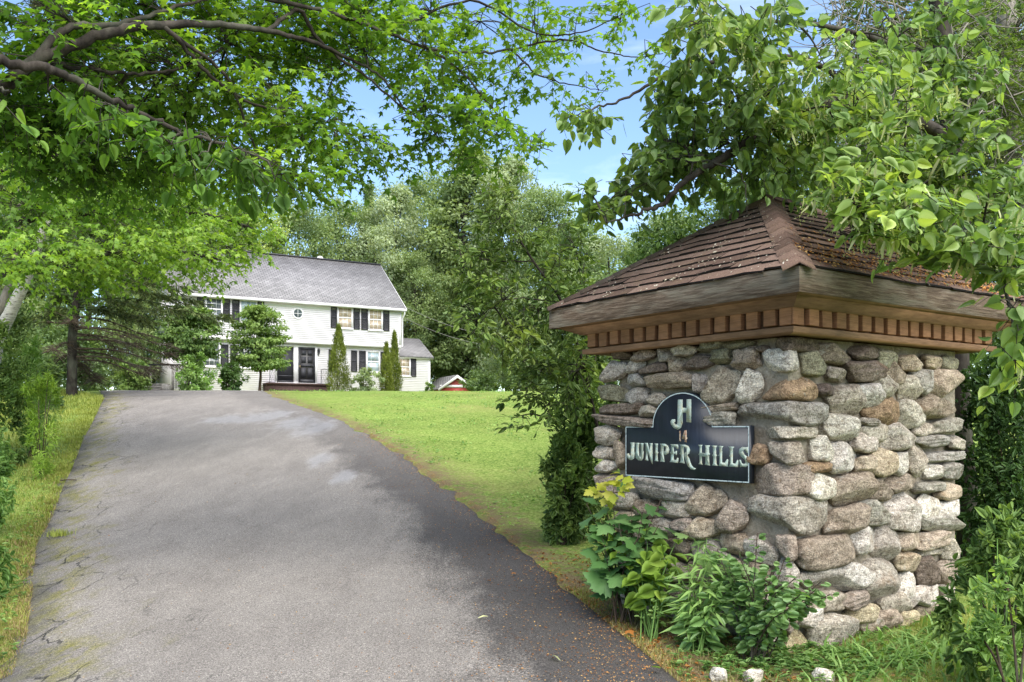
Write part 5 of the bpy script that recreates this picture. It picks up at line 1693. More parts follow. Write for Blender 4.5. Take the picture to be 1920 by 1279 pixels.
# ------------------------------------------------------------------ the trees that frame the view
hero_tree('maple_tree', 'large maple reaching dark limbs and star shaped leaves over the driveway', 'tree',
          [(-420, 1300, 7.6), (-330, 900, 7.6), (-250, 520, 7.6), (-150, 300, 7.5), (-200, -100, 7.6), (-150, -500, 7.8)],
          [([(-150, 300, 7.5), (-30, 195, 7.4), (60, 120, 7.4), (125, 92, 7.5), (200, 62, 7.6), (300, 47, 7.9), (400, 46, 8.3), (500, 58, 8.7), (575, 76, 9), (660, 112, 9.4), (720, 150, 9.6), (780, 240, 9.8)], 0.062, 0.007),
           ([(60, 120, 7.4), (125, 55, 7.6), (225, 45, 7.9), (330, 14, 8.3), (420, -10, 8.6)], 0.040, 0.009),
           ([(300, 47, 7.9), (330, 70, 8), (365, 112, 8.2), (425, 168, 8.5), (475, 195, 8.7), (550, 215, 9), (600, 235, 9.2), (675, 256, 9.5)], 0.024, 0.005),
           ([(60, 112, 7.5), (110, 122, 7.7), (165, 130, 7.9), (240, 138, 8.2), (325, 132, 8.5), (372, 112, 8.7), (430, 82, 9)], 0.026, 0.006),
           ([(500, 58, 8.7), (560, 20, 9), (600, 78, 9.2), (675, 135, 9.4), (725, 176, 9.5), (800, 236, 9.7), (862, 296, 9.8)], 0.024, 0.005),
           ([(420, -10, 8.6), (520, 2, 8.8), (625, 26, 9.1), (725, 60, 9.4), (800, 90, 9.6), (890, 100, 9.8), (960, 92, 9.9), (1060, 74, 9.9), (1125, 95, 9.8), (1185, 107, 9.7), (1245, 101, 9.6)], 0.024, 0.004),
           ([(725, 60, 9.4), (880, 2, 9.6), (1000, 60, 9.7), (1090, 60, 9.6), (1180, 22, 9.5)], 0.016, 0.004),
           ([(800, 90, 9.6), (860, 130, 9.7), (930, 210, 9.7), (990, 262, 9.7), (1035, 285, 9.7)], 0.014, 0.004),
           ([(960, 92, 9.9), (1010, 140, 9.8), (1075, 160, 9.7), (1140, 172, 9.6)], 0.012, 0.003),
           ([(300, 47, 7.9), (420, 140, 8.4), (470, 260, 8.8), (500, 330, 9)], 0.02, 0.005)],
          [(80, 40, 8, 115, 60, 1.2, 89), (230, 22, 8.6, 120, 40, 1.3, 106), (380, 20, 9.2, 120, 40, 1.4, 106), (520, 24, 9.6, 110, 42, 1.2, 99), (650, 26, 10, 110, 46, 1.2, 106), (780, 30, 10, 110, 44, 1.2, 48),
           (900, 40, 10, 100, 48, 1.2, 36), (1000, 40, 10, 80, 48, 1.2, 24), (1080, 45, 9.8, 80, 42, 1, 17), (1165, 40, 9.6, 60, 40, 1, 11), (1210, 100, 9.6, 45, 16, .6, 4),
           (450, 110, 9.6, 110, 60, 1.3, 73, .1), (560, 108, 10, 90, 46, 1.2, 50, .1), (680, 90, 10, 90, 40, 1.2, 47), (780, 118, 10, 80, 42, 1.2, 40), (862, 150, 10, 66, 48, 1, 34), (800, 196, 9.7, 58, 40, 1, 26),
           (880, 208, 9.7, 56, 38, 1, 24), (925, 258, 9.7, 60, 34, 1, 20), (995, 280, 9.7, 45, 22, .8, 9), (960, 140, 9.8, 60, 40, .8, 12), (1040, 150, 9.7, 60, 20, .7, 7), (1120, 165, 9.6, 40, 14, .6, 4),
           (610, 178, 9.6, 60, 22, .8, 12), (520, 205, 9.2, 70, 50, 1, 50, .15), (600, 236, 9.3, 60, 24, .8, 20), (680, 262, 9.5, 58, 28, .8, 21), (735, 290, 9.6, 46, 22, .8, 11), (640, 308, 9.2, 48, 24, .8, 14),
           (560, 270, 9.2, 76, 40, 1, 42, .15), (600, 338, 9, 44, 22, .8, 9), (800, 270, 9.8, 50, 26, .8, 12), (860, 300, 9.8, 34, 20, .6, 8), (520, 330, 9.2, 60, 40, 1, 31, .15),
           (300, 140, 9, 130, 80, 1.5, 112, .18), (400, 200, 9.6, 110, 60, 1.4, 87, .2), (250, 230, 9.2, 130, 60, 1.4, 85, .1), (120, 150, 8.2, 120, 80, 1.5, 117, -.05), (60, 250, 8.2, 100, 70, 1.3, 99, -.1),
           (160, 300, 9, 120, 60, 1.4, 106), (330, 300, 10, 120, 60, 1.4, 87, .15), (450, 320, 10, 90, 50, 1.2, 54, .15)],
          'maple', 'maple', 'bark', 0.096, per=10, L=0.42, n_parts=290, droop=0.35, tr=(0.24, 0.15), tintb=0.40)

hero_tree('maple_tree', 'sunlit yellow-green maple with drooping boughs left of the house roof', 'tree',
          [(-190, 1000, 15), (-150, 700, 15), (-110, 400, 15), (-100, 100, 15.2)],
          [([(-120, 480, 15), (20, 420, 15), (150, 400, 15.3), (300, 395, 16), (420, 410, 16.6), (500, 440, 17)], 0.09, 0.012),
           ([(-125, 560, 15), (0, 520, 14.5), (120, 490, 14.3), (260, 470, 14.8), (380, 480, 15.6), (450, 500, 16)], 0.07, 0.01),
           ([(-110, 400, 15), (40, 300, 15), (200, 300, 15.4), (340, 330, 16)], 0.07, 0.012)],
          [(60, 392, 14.4, 120, 70, 2, 120), (200, 382, 15, 120, 60, 2, 120, .1), (330, 392, 16, 110, 56, 2, 110, .15), (430, 400, 17, 62, 46, 1.8, 56, .15), (478, 382, 17, 46, 36, 1.8, 26, .15),
           (70, 486, 13.6, 130, 56, 2, 120, -.05), (210, 474, 14.4, 120, 46, 2, 110), (330, 474, 15.2, 96, 42, 1.8, 84, .1), (425, 462, 16.2, 52, 38, 1.6, 40, .1), (455, 440, 16.6, 44, 34, 1.5, 26, .1),
           (100, 318, 15, 150, 50, 2, 100, .1), (280, 318, 15.8, 150, 50, 2, 100, .2), (390, 505, 15.8, 50, 18, 1.2, 16, .1), (150, 505, 14, 90, 14, 1.4, 14)],
          'maple', 'maple_far', 'bark', 0.098, per=12, L=0.55, n_parts=120, droop=0.5, tr=(0.26, 0.16), tintb=0.5, hang=0.15)

hero_tree('linden_tree', 'leafy basswood bough with large rounded leaves hanging into view above the driveway', 'tree',
          [(-900, 1500, 4.6), (-800, 900, 4.6), (-700, 350, 4.6), (-640, -200, 4.8)],
          [([(-700, 350, 4.6), (-350, 120, 4.5), (-80, 110, 4.4), (60, 125, 4.5), (120, 140, 4.6), (200, 180, 4.8), (275, 218, 5.0), (350, 250, 5.1), (430, 272, 5.2), (500, 300, 5.2)], 0.035, 0.004),
           ([(-350, 120, 4.5), (-150, 150, 3.5), (-40, 160, 3.0), (20, 170, 2.9)], 0.012, 0.003)],
          [(455, 305, 5.2, 70, 26, .35, 11, -.2), (390, 285, 5.1, 60, 26, .35, 9, -.15), (320, 270, 5.0, 55, 26, .35, 6, -.1), (240, 235, 4.9, 60, 30, .4, 6), (170, 205, 4.8, 50, 30, .4, 4), (90, 170, 4.6, 50, 30, .4, 4), (515, 335, 5.2, 30, 18, .3, 4, -.2),
           (10, 180, 2.95, 40, 30, .15, 1, .5)],
          'heart', 'maple', 'bark', 0.072, per=5, L=0.28, n_parts=240, droop=0.6, tr=(0.14, 0.10), up=0.6, hang=0.3, tintb=0.22, wild=1.5)


def bracts(root, org, pos, sz, tt):
    """pale winged flower bracts hanging among the brighter leaves"""
    idx = np.nonzero((tt > 0.5) & (pos[:, 1] < 6.9))[0]
    idx = rng.choice(idx, min(520, len(idx)), replace=False)
    n = len(idx)
    ax = norm(np.array([0, 0, -1.0]) + rng.standard_normal((n, 3)) * 0.45)
    nr = norm(rng.standard_normal((n, 3)) + np.array([0, -0.6, 0]))
    p = pos[idx] + np.array([0, 0, -0.01])
    s = 0.095 * (0.7 + 0.6 * rng.random(n))
    g = Geo()
    put_leaves(g, 'strip', p - org, ax, nr, s, rng.random(n))
    q = p + ax * (s * 0.8)[:, None]
    k = np.repeat(np.arange(n), 7)
    fp = q[k] + rng.standard_normal((n * 7, 3)) * 0.018 + np.array([0, 0, -0.03])
    put_leaves(g, 'rhomb', fp - org, norm(rng.standard_normal((n * 7, 3))), norm(rng.standard_normal((n * 7, 3))), np.full(n * 7, 0.016), rng.random(n * 7) * 0.6)
    g.build('flower_bracts', M['bract'], root)['kind'] = 'stuff'


hero_tree('linden_tree', 'flowering linden with big heart shaped leaves and pale bracts hanging over the pillar roof', 'tree',
          [(1830, 1150, 9.2), (1800, 800, 9.1), (1790, 420, 9), (1780, 200, 8.9), (1740, -150, 8.9)],
          [([(1785, 260, 8.9), (1640, 190, 8), (1540, 196, 7.5), (1440, 242, 7.1), (1390, 275, 7), (1340, 305, 6.9), (1290, 335, 6.9), (1240, 383, 6.9), (1190, 402, 6.95), (1140, 418, 7)], 0.06, 0.006),
           ([(1640, 190, 8), (1500, 110, 7.6), (1330, 120, 7.6), (1250, 140, 7.6), (1170, 185, 7.6), (1110, 205, 7.5), (1060, 222, 7.5)], 0.028, 0.003),
           ([(1785, 330, 8.9), (1720, 350, 7), (1650, 400, 6), (1610, 440, 5.7), (1570, 430, 5.6)], 0.03, 0.004),
           ([(1790, 380, 9), (1820, 440, 7), (1850, 480, 5.8), (1890, 560, 5.4), (1900, 660, 5.2)], 0.03, 0.004),
           ([(1765, 120, 8.9), (1600, 60, 7.4), (1440, 40, 6.9), (1330, 30, 6.7)], 0.03, 0.004),
           ([(1290, 335, 6.9), (1310, 300, 6.9), (1390, 330, 6.8), (1400, 400, 6.8)], 0.012, 0.003)],
          [(1320, 50, 6.6, 75, 55, .6, 26, .15), (1405, 110, 6.6, 75, 50, .6, 24, .2), (1450, 45, 6.8, 80, 50, .6, 20), (1280, 140, 7, 55, 40, .6, 18), (1340, 190, 7.2, 80, 50, .7, 26, -.15), (1255, 195, 7.4, 50, 38, .6, 14, -.2),
           (1110, 222, 7.5, 52, 14, .4, 7, -.15), (1070, 212, 7.5, 30, 12, .3, 3, -.15), (1265, 262, 7.3, 60, 46, .6, 18, -.2), (1350, 265, 7.1, 80, 50, .7, 24, -.2), (1220, 312, 7.3, 56, 36, .6, 14, -.15), (1175, 350, 7.3, 44, 36, .6, 12, -.1),
           (1125, 388, 7.2, 36, 30, .5, 9), (1095, 352, 7.2, 24, 16, .4, 3), (1270, 315, 7.3, 80, 46, .6, 18, -.1), (1420, 200, 6.9, 90, 56, .7, 26, -.05), (1500, 250, 6.9, 90, 56, .7, 24), (1550, 130, 6.9, 90, 66, .7, 26, .1),
           (1480, 325, 7, 90, 36, .6, 16, -.1), (1600, 205, 6.6, 76, 52, .6, 22, .1), (1700, 190, 6.4, 80, 46, .6, 20, .15), (1640, 275, 6.3, 80, 44, .6, 20, .2), (1565, 350, 5.9, 46, 30, .4, 11, .15), (1640, 330, 5.9, 56, 40, .4, 15, .35),
           (1600, 380, 5.6, 50, 30, .35, 10), (1690, 375, 5.7, 60, 40, .4, 14, .1), (1670, 425, 5.5, 70, 22, .35, 12, .1), (1750, 420, 5.6, 70, 34, .4, 13, .1), (1800, 462, 5.5, 70, 30, .35, 12, .15), (1865, 430, 5.5, 60, 56, .4, 15, .1),
           (1890, 500, 5.4, 40, 40, .35, 9, .1), (1900, 575, 5.3, 26, 24, .3, 5, .1), (1905, 690, 5.2, 26, 22, .25, 4, .1), (1800, 330, 6.2, 86, 54, .6, 20), (1780, 255, 6.6, 80, 50, .6, 16), (1790, 130, 7.6, 80, 60, .5, 20), (1770, 30, 7.6, 80, 50, .5, 18), (1690, 90, 7.2, 80, 50, .6, 16), (1860, 340, 6.2, 60, 50, .6, 13), (1720, 300, 6.3, 70, 40, .5, 14, .1),
           (1320, 300, 7.6, 120, 80, .8, 30, -.25), (1450, 290, 7.6, 110, 70, .8, 24, -.2), (1700, 340, 6.9, 120, 70, .8, 20, -.1)],
          'heart', 'linden', 'bark', 0.090, per=7, L=0.32, n_parts=300, droop=0.5, tr=(0.12, 0.085), up=0.75, hang=0.12, tintb=0.40, extra=bracts, wild=1.9)

hero_tree('vine_covered_tree', 'old tree smothered in small leaved vines and grey twigs behind the linden', 'tree',
          [(1960, 1150, 11.5), (1930, 800, 11.5), (1895, 350, 11.5), (1890, 60, 11.5), (1850, -200, 11.6)],
          [([(1895, 350, 11.5), (1830, 200, 11.2), (1760, 100, 11), (1660, 60, 10.8)], 0.05, 0.01),
           ([(1890, 60, 11.5), (1980, -20, 11.2), (2050, -60, 11)], 0.05, 0.01), ([(1895, 420, 11.5), (1960, 300, 11), (2040, 260, 11)], 0.04, 0.01)],
          [(1690, 40, 10.8, 110, 80, 1.2, 62, -.1), (1800, 60, 11, 110, 80, 1.2, 80), (1900, 60, 11, 110, 90, 1.2, 90, .2), (1960, 160, 11, 110, 90, 1.2, 80, .15), (1840, 180, 11, 110, 80, 1.2, 90, .05), (1740, 150, 11, 100, 80, 1.2, 64, -.1),
           (1860, 300, 11, 110, 80, 1.2, 90, .05), (1950, 330, 11, 90, 90, 1.2, 70), (1770, 270, 11.3, 100, 70, 1.2, 60, -.15), (1860, 420, 11, 110, 70, 1.2, 66, -.1), (1960, 480, 11, 90, 80, 1.2, 50, -.1), (1640, 130, 11.2, 90, 80, 1.2, 40, -.15),
           (1750, 400, 11.4, 100, 80, 1.2, 50, -.15), (1600, 20, 11, 100, 50, 1.2, 40, -.05)],
          'ovate', 'vine', 'bark_grey', 0.088, per=13, L=0.50, n_parts=0, droop=0.3, tr=(0.16, 0.10), tintb=0.5)


def dead_twigs():
    """grey bare twigs tangled through the vines"""
    b = bpy.data.objects['vine_covered_tree']
    org = np.array(b.location)
    g = Geo()
    for _ in range(230):
        px, py = rng.uniform(1560, 1930), abs(rng.normal(0, 150)) - 10
        p = P(px, py, rng.uniform(9.4, 10.8))
        v = norm(rng.standard_normal(3) * np.array([1, .4, .9])) * rng.uniform(0.3, 1.0)
        pts = smooth_line([p, p + v * 0.5 + rng.standard_normal(3) * 0.06, p + v + rng.standard_normal(3) * 0.12], 4)
        g.tube(pts - org, 0.008, 0.003, 4)
    for (q0, q1) in (((1800, 310), (1815, 190)), ((1815, 190), (1840, 150)), ((1760, 60), (1740, 10)), ((1700, 20), (1640, 0))):
        g.tube(smooth_line([P(q0[0], q0[1], 10.2), (P(*q0, 10.2) + P(*q1, 10.2)) / 2 + 0.03, P(q1[0], q1[1], 10.2)], 5) - org, 0.016, 0.01, 5)
    g.build('dead_twigs', M['bark_grey'], b)['kind'] = 'stuff'


dead_twigs()

hero_tree('young_tree', 'slender young tree with dark narrow leaves arching over the lawn left of the pillar', 'tree',
          [(1180, 990, 10.4), (1130, 840, 10), (1095, 690, 9.7), (1055, 570, 9.5), (1000, 490, 9.4), (958, 420, 9.3), (942, 350, 9.3)],
          [([(1095, 690, 9.7), (1065, 700, 9.5), (1040, 740, 9.4), (1028, 790, 9.4)], 0.009, 0.003),
           ([(1055, 570, 9.5), (990, 560, 9.3), (930, 570, 9.2), (890, 610, 9.2)], 0.009, 0.003),
           ([(1080, 640, 9.6), (1090, 560, 9.6), (1080, 470, 9.6), (1050, 430, 9.6)], 0.009, 0.003),
           ([(1000, 490, 9.4), (940, 490, 9.3), (880, 480, 9.2), (850, 470, 9.2)], 0.008, 0.003)],
          [(946, 366, 9.3, 34, 36, .5, 13), (930, 414, 9.3, 47, 32, .5, 14), (972, 456, 9.4, 58, 41, .6, 23), (895, 476, 9.2, 49, 28, .5, 14), (925, 539, 9.3, 64, 47, .7, 34), (895, 606, 9.2, 45, 56, .7, 29), (880, 514, 9.2, 36, 32, .5, 11),
           (958, 634, 9.3, 60, 51, .7, 33), (1010, 584, 9.5, 60, 60, .8, 42), (1045, 509, 9.6, 49, 49, .7, 28), (1082, 464, 9.6, 38, 49, .6, 19), (1018, 684, 9.4, 43, 49, .6, 23), (990, 729, 9.3, 36, 28, .5, 11), (1022, 762, 9.3, 28, 30, .4, 10),
           (1060, 604, 9.6, 49, 60, .7, 33), (1085, 554, 9.7, 43, 49, .6, 19), (962, 784, 9.2, 17, 15, .3, 3), (1080, 684, 9.8, 43, 54, .6, 25), (1040, 414, 9.6, 43, 32, .6, 7), (1065, 734, 9.7, 38, 43, .6, 19)],
          'ovate', 'vine', 'bark', 0.082, per=11, L=0.30, n_parts=200, droop=0.35, tr=(0.020, 0.007), hang=0.0, tintb=0.5, wild=1.5)


def spruce():
    base = P(134, 735, 26.0)
    bx, by = base[0], base[1]
    zg = float(gz(bx, by))
    org = np.array([bx, by, zg])
    t = thing('spruce_tree', 'old spruce with bare dead lower twigs standing on the left verge', 'tree', tuple(org))
    H = 13.0
    tl = smooth_line([(0, 0, -0.2), (0.05, 0, 2), (0.30, 0, 4), (0.34, 0, 8), (0.34, 0, H)], 6)
    Geo().tube(tl, 0.145, 0.03, 12, wob=0.25).build('trunk', M['bark'], t, smooth=True)
    gn = Geo(); gd = Geo()
    for i in range(105):
        z = 0.9 + (H - 1.2) * (i / 105) ** 1.15
        a = rng.random() * 6.283
        L = (4.6 * (1 - z / H) ** 0.75 + 0.3) * rng.uniform(0.75, 1.1)
        if z < 2.6: L *= 0.62
        s = np.array([np.interp(z, tl[:, 2], tl[:, 0]), 0, z])
        d = np.array([math.cos(a), math.sin(a), 0])
        dr = -0.16 - 0.20 * (1 - z / H)
        pts = smooth_line([s, s + d * L * 0.4 + UP * (0.10 if z > 3.1 else 0.0) * L, s + d * L * 0.8 + UP * dr * L * 0.3, s + d * L + UP * dr * L * 0.35], 5)
        live = z > 2.3
        br = Geo().tube(pts, 0.035, 0.006, 5)
        (gd if not live else gn).tube(pts, 0.032, 0.006, 5)
        m = 60 if live else 90
        k = rng.integers(3, len(pts), m)
        p = pts[k] + rng.standard_normal((m, 3)) * 0.03
        sd_ = norm(np.cross(d, UP)) * np.where(rng.random(m) < 0.5, 1, -1)[:, None]
        e = p + norm(sd_ * 0.8 + d * 0.6 + rng.standard_normal((m, 3)) * 0.25 + UP * (-0.4)) * rng.uniform(0.2, 0.65, (m, 1)) * (0.4 + 0.6 * (1 - z / H))
        twigs(gd, p, e, 0.007, 0.003)
        if live:
            n = 1500 if z < 7 else 400
            j = rng.integers(0, m, n)
            f = rng.random((n, 1))
            q = p[j] * (1 - f) + e[j] * f
            v = norm((e - p)[j] + rng.standard_normal((n, 3)) * 0.35 * np.linalg.norm((e - p)[j], axis=1)[:, None])
            put_leaves(gn, 'needle', q, v, norm(UP + rng.standard_normal((n, 3)) * 0.5), rng.uniform(0.10, 0.18, n), np.clip(0.45 + 0.25 * rng.standard_normal(n) + 0.15 * f[:, 0], 0, 1))
    gn.build('foliage', M['needle'], t)['kind'] = 'stuff'
    gd.build('dead_twigs', M['deadwood'], t)['kind'] = 'stuff'


spruce()


def birch_material():
    t = NT('birch_bark')
    p = t.pos()
    a = t.noise(t.vmul(p, (3, 3, 14)), 3, 5, 0.65)
    c = t.ramp(a, [(0.34, (0.06, 0.055, 0.05)), (0.44, (0.42, 0.40, 0.36)), (0.7, (0.62, 0.60, 0.55))])
    return t.done(t.bsdf(c, 0.8, 0.2))


M['birch'] = birch_material()


def birch():
    b = P(-40, 770, 15.5)
    zg = float(gz(b[0], b[1]))
    org = np.array([b[0], b[1], zg])
    t = thing('birch_tree', 'leaning pale birch trunks at the far left of the verge', 'tree', tuple(org))
    Geo().tube(smooth_line([org - UP * 0.1, P(-10, 660, 15.5), P(22, 580, 15.5), P(52, 515, 15.6), P(90, 400, 16), P(120, 250, 16.4)]) - org, 0.14, 0.05, 9, wob=0.08).build('trunk', M['birch'], t, smooth=True)
    Geo().tube(smooth_line([org - UP * 0.1 + np.array([-0.15, 0.1, 0]), P(-20, 640, 15.8), P(8, 560, 15.9), P(26, 500, 16), P(40, 330, 16.5)]) - org, 0.11, 0.04, 9, wob=0.08).build('trunk', M['bark_grey'], t, smooth=True)
    cen = [P(*q) for q in [(-20, 300, 16), (90, 260, 16.4), (130, 200, 16.4), (30, 220, 16.5), (60, 330, 16.6), (150, 300, 16.6)]]
    pos, ax, nr, sz, tt = cluster(np.array(cen), 1.0, 260, 0.11, base=0.5)
    g = Geo(); put_leaves(g, 'ovate', pos - org, ax, nr, sz, tt)
    g.build('foliage', M['maple_far'], t)['kind'] = 'stuff'


birch()

# ------------------------------------------------------------------ thickets near the pillar and along the left verge
bush('shrub', 'dense dark shrub tucked against the left end of the stone pillar', 'shrub', 1030, 1150, 670, 955, 10.2, 'shrub', 6500, 0.06, 'ovate', depth=0.9, base_t=0.5, n_parts=0)
bush('shrub', 'low rounded shrub spreading onto the lawn left of the pillar', 'shrub', 1000, 1110, 810, 962, 9.9, 'shrub', 3600, 0.06, 'ovate', depth=0.9, base_t=0.6)
bush('shrub', 'tall dark thicket between the young tree and the pillar', 'shrub', 1040, 1170, 540, 930, 11.6, 'forest_dark', 5200, 0.07, 'ovate', base_t=0.55)
bush('shrub', 'deep green thicket rising behind the left slope of the pillar roof', 'shrub', 1130, 1390, 400, 940, 13.5, 'shrub', 9000, 0.085, 'ovate', base_t=0.35)
bush('shrub', 'thicket rising behind the peak of the pillar roof', 'shrub', 1360, 1640, 330, 940, 14.5, 'vine', 8000, 0.09, 'ovate', base_t=0.35)
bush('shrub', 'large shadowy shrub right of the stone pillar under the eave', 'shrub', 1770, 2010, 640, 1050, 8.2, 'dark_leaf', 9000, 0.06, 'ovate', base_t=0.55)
bush('shrub', 'bushy undergrowth behind the right eave below the vine tangle', 'shrub', 1700, 2000, 420, 900, 10.5, 'shrub', 7000, 0.07, 'ovate', base_t=0.3)
bush('shrub', 'bright mixed leafy shrub at the lower right corner beside the pillar', 'shrub', 1772, 2000, 955, 1330, 5.3, 'shrub', 2200, 0.062, 'ovate', base_t=0.55, n_parts=290, depth=0.8)
bush('shrub', 'low pale green weeds in front of the lower right shrub', 'plant', 1810, 1990, 1060, 1330, 4.7, 'weed', 900, 0.05, 'ovate', base_t=0.65, n_parts=200, depth=0.7)

LV = 'weeds and shrubs along the left verge'
bush('shrub', 'dark leafy shrub at the left picture edge behind the verge', 'shrub', -120, 62, 600, 790, 14.5, 'shrub', 4200, 0.09, 'ovate', group=LV, base_t=0.62)
bush('goldenrod', 'tall bright green goldenrod clump on the left verge', 'plant', 10, 104, 640, 785, 15.5, 'weed', 4200, 0.10, 'lance', group=LV, base_t=0.62)
bush('goldenrod', 'short yellow-green goldenrod clump at the edge of the grass', 'plant', 30, 122, 705, 810, 13.8, 'lime', 2600, 0.085, 'lance', group=LV, base_t=0.5)
bush('shrub', 'broad leaved shrub spilling over the left verge', 'shrub', -130, 26, 730, 930, 10.2, 'weed', 3000, 0.075, 'ovate', group=LV, base_t=0.45, n_parts=120)
bush('shrub', 'leafy shrub between the goldenrod and the spruce', 'shrub', 70, 118, 680, 770, 22, 'forest_dark', 2600, 0.12, 'ovate', group=LV, base_t=0.7)
bush('weed_patch', 'low broad leaved weeds on the left verge near the camera', 'plant', -110, 40, 860, 1060, 7.4, 'weed', 1300, 0.06, 'ovate', group=LV, base_t=0.45, n_parts=140)
bush('weed_patch', 'nearest low weeds on the left verge', 'plant', -140, 22, 1000, 1250, 5.6, 'weed', 700, 0.05, 'ovate', group=LV, base_t=0.5, n_parts=140)


# ------------------------------------------------------------------ plants growing at the foot of the pillar
def front(px, out):
    """the point on the sight column px standing `out` metres in front of the pillar face"""
    face = 'L' if px < 1478 else 'R'
    n = NLf if face == 'L' else NRf
    o = MC + n * (0.12 + out)
    d = np.array([(px - 960) / F, 1.0, 0])
    return d * ((o @ n) / (d @ n))


def plant(name, label, cat, base, tips, mat, tmpl, size, per, n_parts=200, up=0.8, droop=0.3, tintb=0.5, top=None, ring=False, stem='weed', lo=0.25):
    b = front(base[0], base[1])
    b[2] = float(gz(b[0], b[1]))
    org = b.copy()
    root = thing(name, label, cat, tuple(org))
    gs = Geo()
    PP, AX, NR_, SZ, TT = [], [], [], [], []
    for tp in tips:
        px, py, dd = tp[:3]
        e = P(px, py, front(px, -dd + 0.10)[1])
        e[2] = max(e[2], float(gz(e[0], e[1])) + 0.06)
        s0 = b + np.array([rng.normal(0, .05), rng.normal(0, .05), -0.02])
        ln = smooth_line([s0, (s0 + e) / 2 + np.array([0, 0, 0.12 * np.linalg.norm(e - s0)]), e], 7)
        gs.tube(ln - org, 0.006, 0.003, 5)
        m = len(ln)
        for k in range(per):
            f = lo + (1 - lo) * (k + 1) / per
            j = int(min(m - 1, f * (m - 1)))
            a = k * 2.4 + rng.random() * 0.8
            out = np.array([math.cos(a), math.sin(a) - 0.25, 0])
            ax = norm(out + np.array([0, 0, 0.25 - droop]) + rng.standard_normal(3) * 0.2)
            pt_ = 0.35 if not ring else 0.05
            sz = size * rng.uniform(0.7, 1.2) * (1.0 if f < 0.85 else 0.75)
            p = ln[j] + ax * sz * pt_
            twigs(gs, (ln[j] - org)[None], (p - org)[None], 0.002, 0.0015)
            PP.append(p); AX.append(ax); NR_.append(norm(np.array([0, -0.35, up]) + out * 0.3 + rng.standard_normal(3) * 0.22)); SZ.append(sz); TT.append(np.clip(tintb + rng.normal(0, .22), 0.02, .98))
    gs.build('stems', M[stem], root)['kind'] = 'stuff'
    pos, ax, nr, sz, tt = np.array(PP), np.array(AX), np.array(NR_), np.array(SZ), np.array(TT)
    keep = leaf_parts(root, org, tmpl, M[mat], pos, ax, nr, sz, tt, n_parts)
    if keep.any():
        g = Geo(); put_leaves(g, tmpl, pos[keep] - org, ax[keep], nr[keep], sz[keep], tt[keep])
        g.build('foliage', M[mat], root)['kind'] = 'stuff'
    if top: top(root, org, b)
    return root


def yellow_top(root, org, b):
    pos, ax, nr, sz = [], [], [], []
    for px, py in [(1150, 905), (1125, 915), (1175, 918), (1108, 920), (1140, 930), (1165, 895), (1185, 912), (1130, 945), (1150, 940), (1155, 885), (1118, 930), (1170, 930), (1142, 895), (1160, 910), (1135, 908), (1180, 900), (1145, 950), (1100, 925)]:
        p = P(px, py, front(px, 0.3)[1] + rng.normal(0, .05))
        a = norm(np.array([(px - 1148) / 40, -0.6, (910 - py) / 60 - 0.25]))
        pos.append(p - a * 0.05); ax.append(a); nr.append(norm(np.array([0, -0.5, 0.8]) + rng.standard_normal(3) * 0.2)); sz.append(rng.uniform(0.06, 0.10))
    n = len(pos)
    leaf_parts(root, org, 'lobed', M['yellow'], np.array(pos), np.array(ax), np.array(nr), np.array(sz), rng.random(n), n)


plant('maple_sapling', 'dark lobed maple sapling with yellow new leaves at the left end of the pillar', 'plant', (1165, 0.30),
      [(1150, 915, -.1), (1120, 960, -.1), (1185, 945, -.05), (1225, 950, .05), (1110, 1000, -.2), (1100, 945, -.05), (1130, 1010, -.25), (1205, 960, -.15), (1160, 985, -.25), (1235, 985, -.05), (1140, 1040, -.2), (1200, 1000, -.2), (1240, 935, .1), (1130, 925, 0), (1175, 1040, -.25)],
      'mapleleaf_dark', 'lobed', 0.15, 9, up=0.7, droop=0.4, tintb=0.5, top=yellow_top, stem='bark_brown')
plant('heart_leaf_vine', 'bright heart leaved vine between the sapling and the pale lance leaved weed', 'plant', (1225, 0.38),
      [(1165, 1000, -.1), (1215, 990, -.1), (1240, 1020, -.1), (1200, 1045, -.2), (1255, 1045, -.15), (1180, 1060, -.25), (1225, 1075, -.2), (1150, 1005, -.15), (1270, 1010, 0)],
      'lime', 'heart', 0.115, 8, up=0.6, droop=0.45, tintb=0.35)
plant('leafy_weed', 'small round leaved pale weed sprawling at the grass edge', 'plant', (1215, 0.50),
      [(1190, 1090, -.1), (1225, 1095, -.1), (1170, 1095, -.05), (1245, 1075, -.1), (1205, 1110, -.1), (1260, 1100, -.1)],
      'weed', 'round', 0.05, 14, up=0.8, tintb=0.85)
plant('lance_leaf_weed', 'pale upright weed with narrow lance leaves in front of the pillar', 'plant', (1300, 0.36),
      [(1310, 1020, -.15), (1290, 1060, -.2), (1330, 1050, -.2), (1315, 1090, -.25), (1280, 1100, -.2), (1345, 1095, -.2), (1305, 1130, -.25), (1265, 1060, -.15), (1350, 1130, -.25), (1325, 1010, -.1)],
      'weed', 'lance', 0.15, 22, up=0.8, droop=0.35, tintb=0.88)
plant('broad_leaf_weed', 'broad ovate leaved weed below the pale lance leaved weed', 'plant', (1310, 0.46),
      [(1265, 1120, -.2), (1300, 1110, -.25), (1340, 1120, -.25), (1285, 1145, -.25), (1325, 1150, -.25), (1355, 1090, -.2), (1270, 1085, -.15)],
      'rose', 'ovate', 0.115, 10, up=0.55, droop=0.5, tintb=0.55)
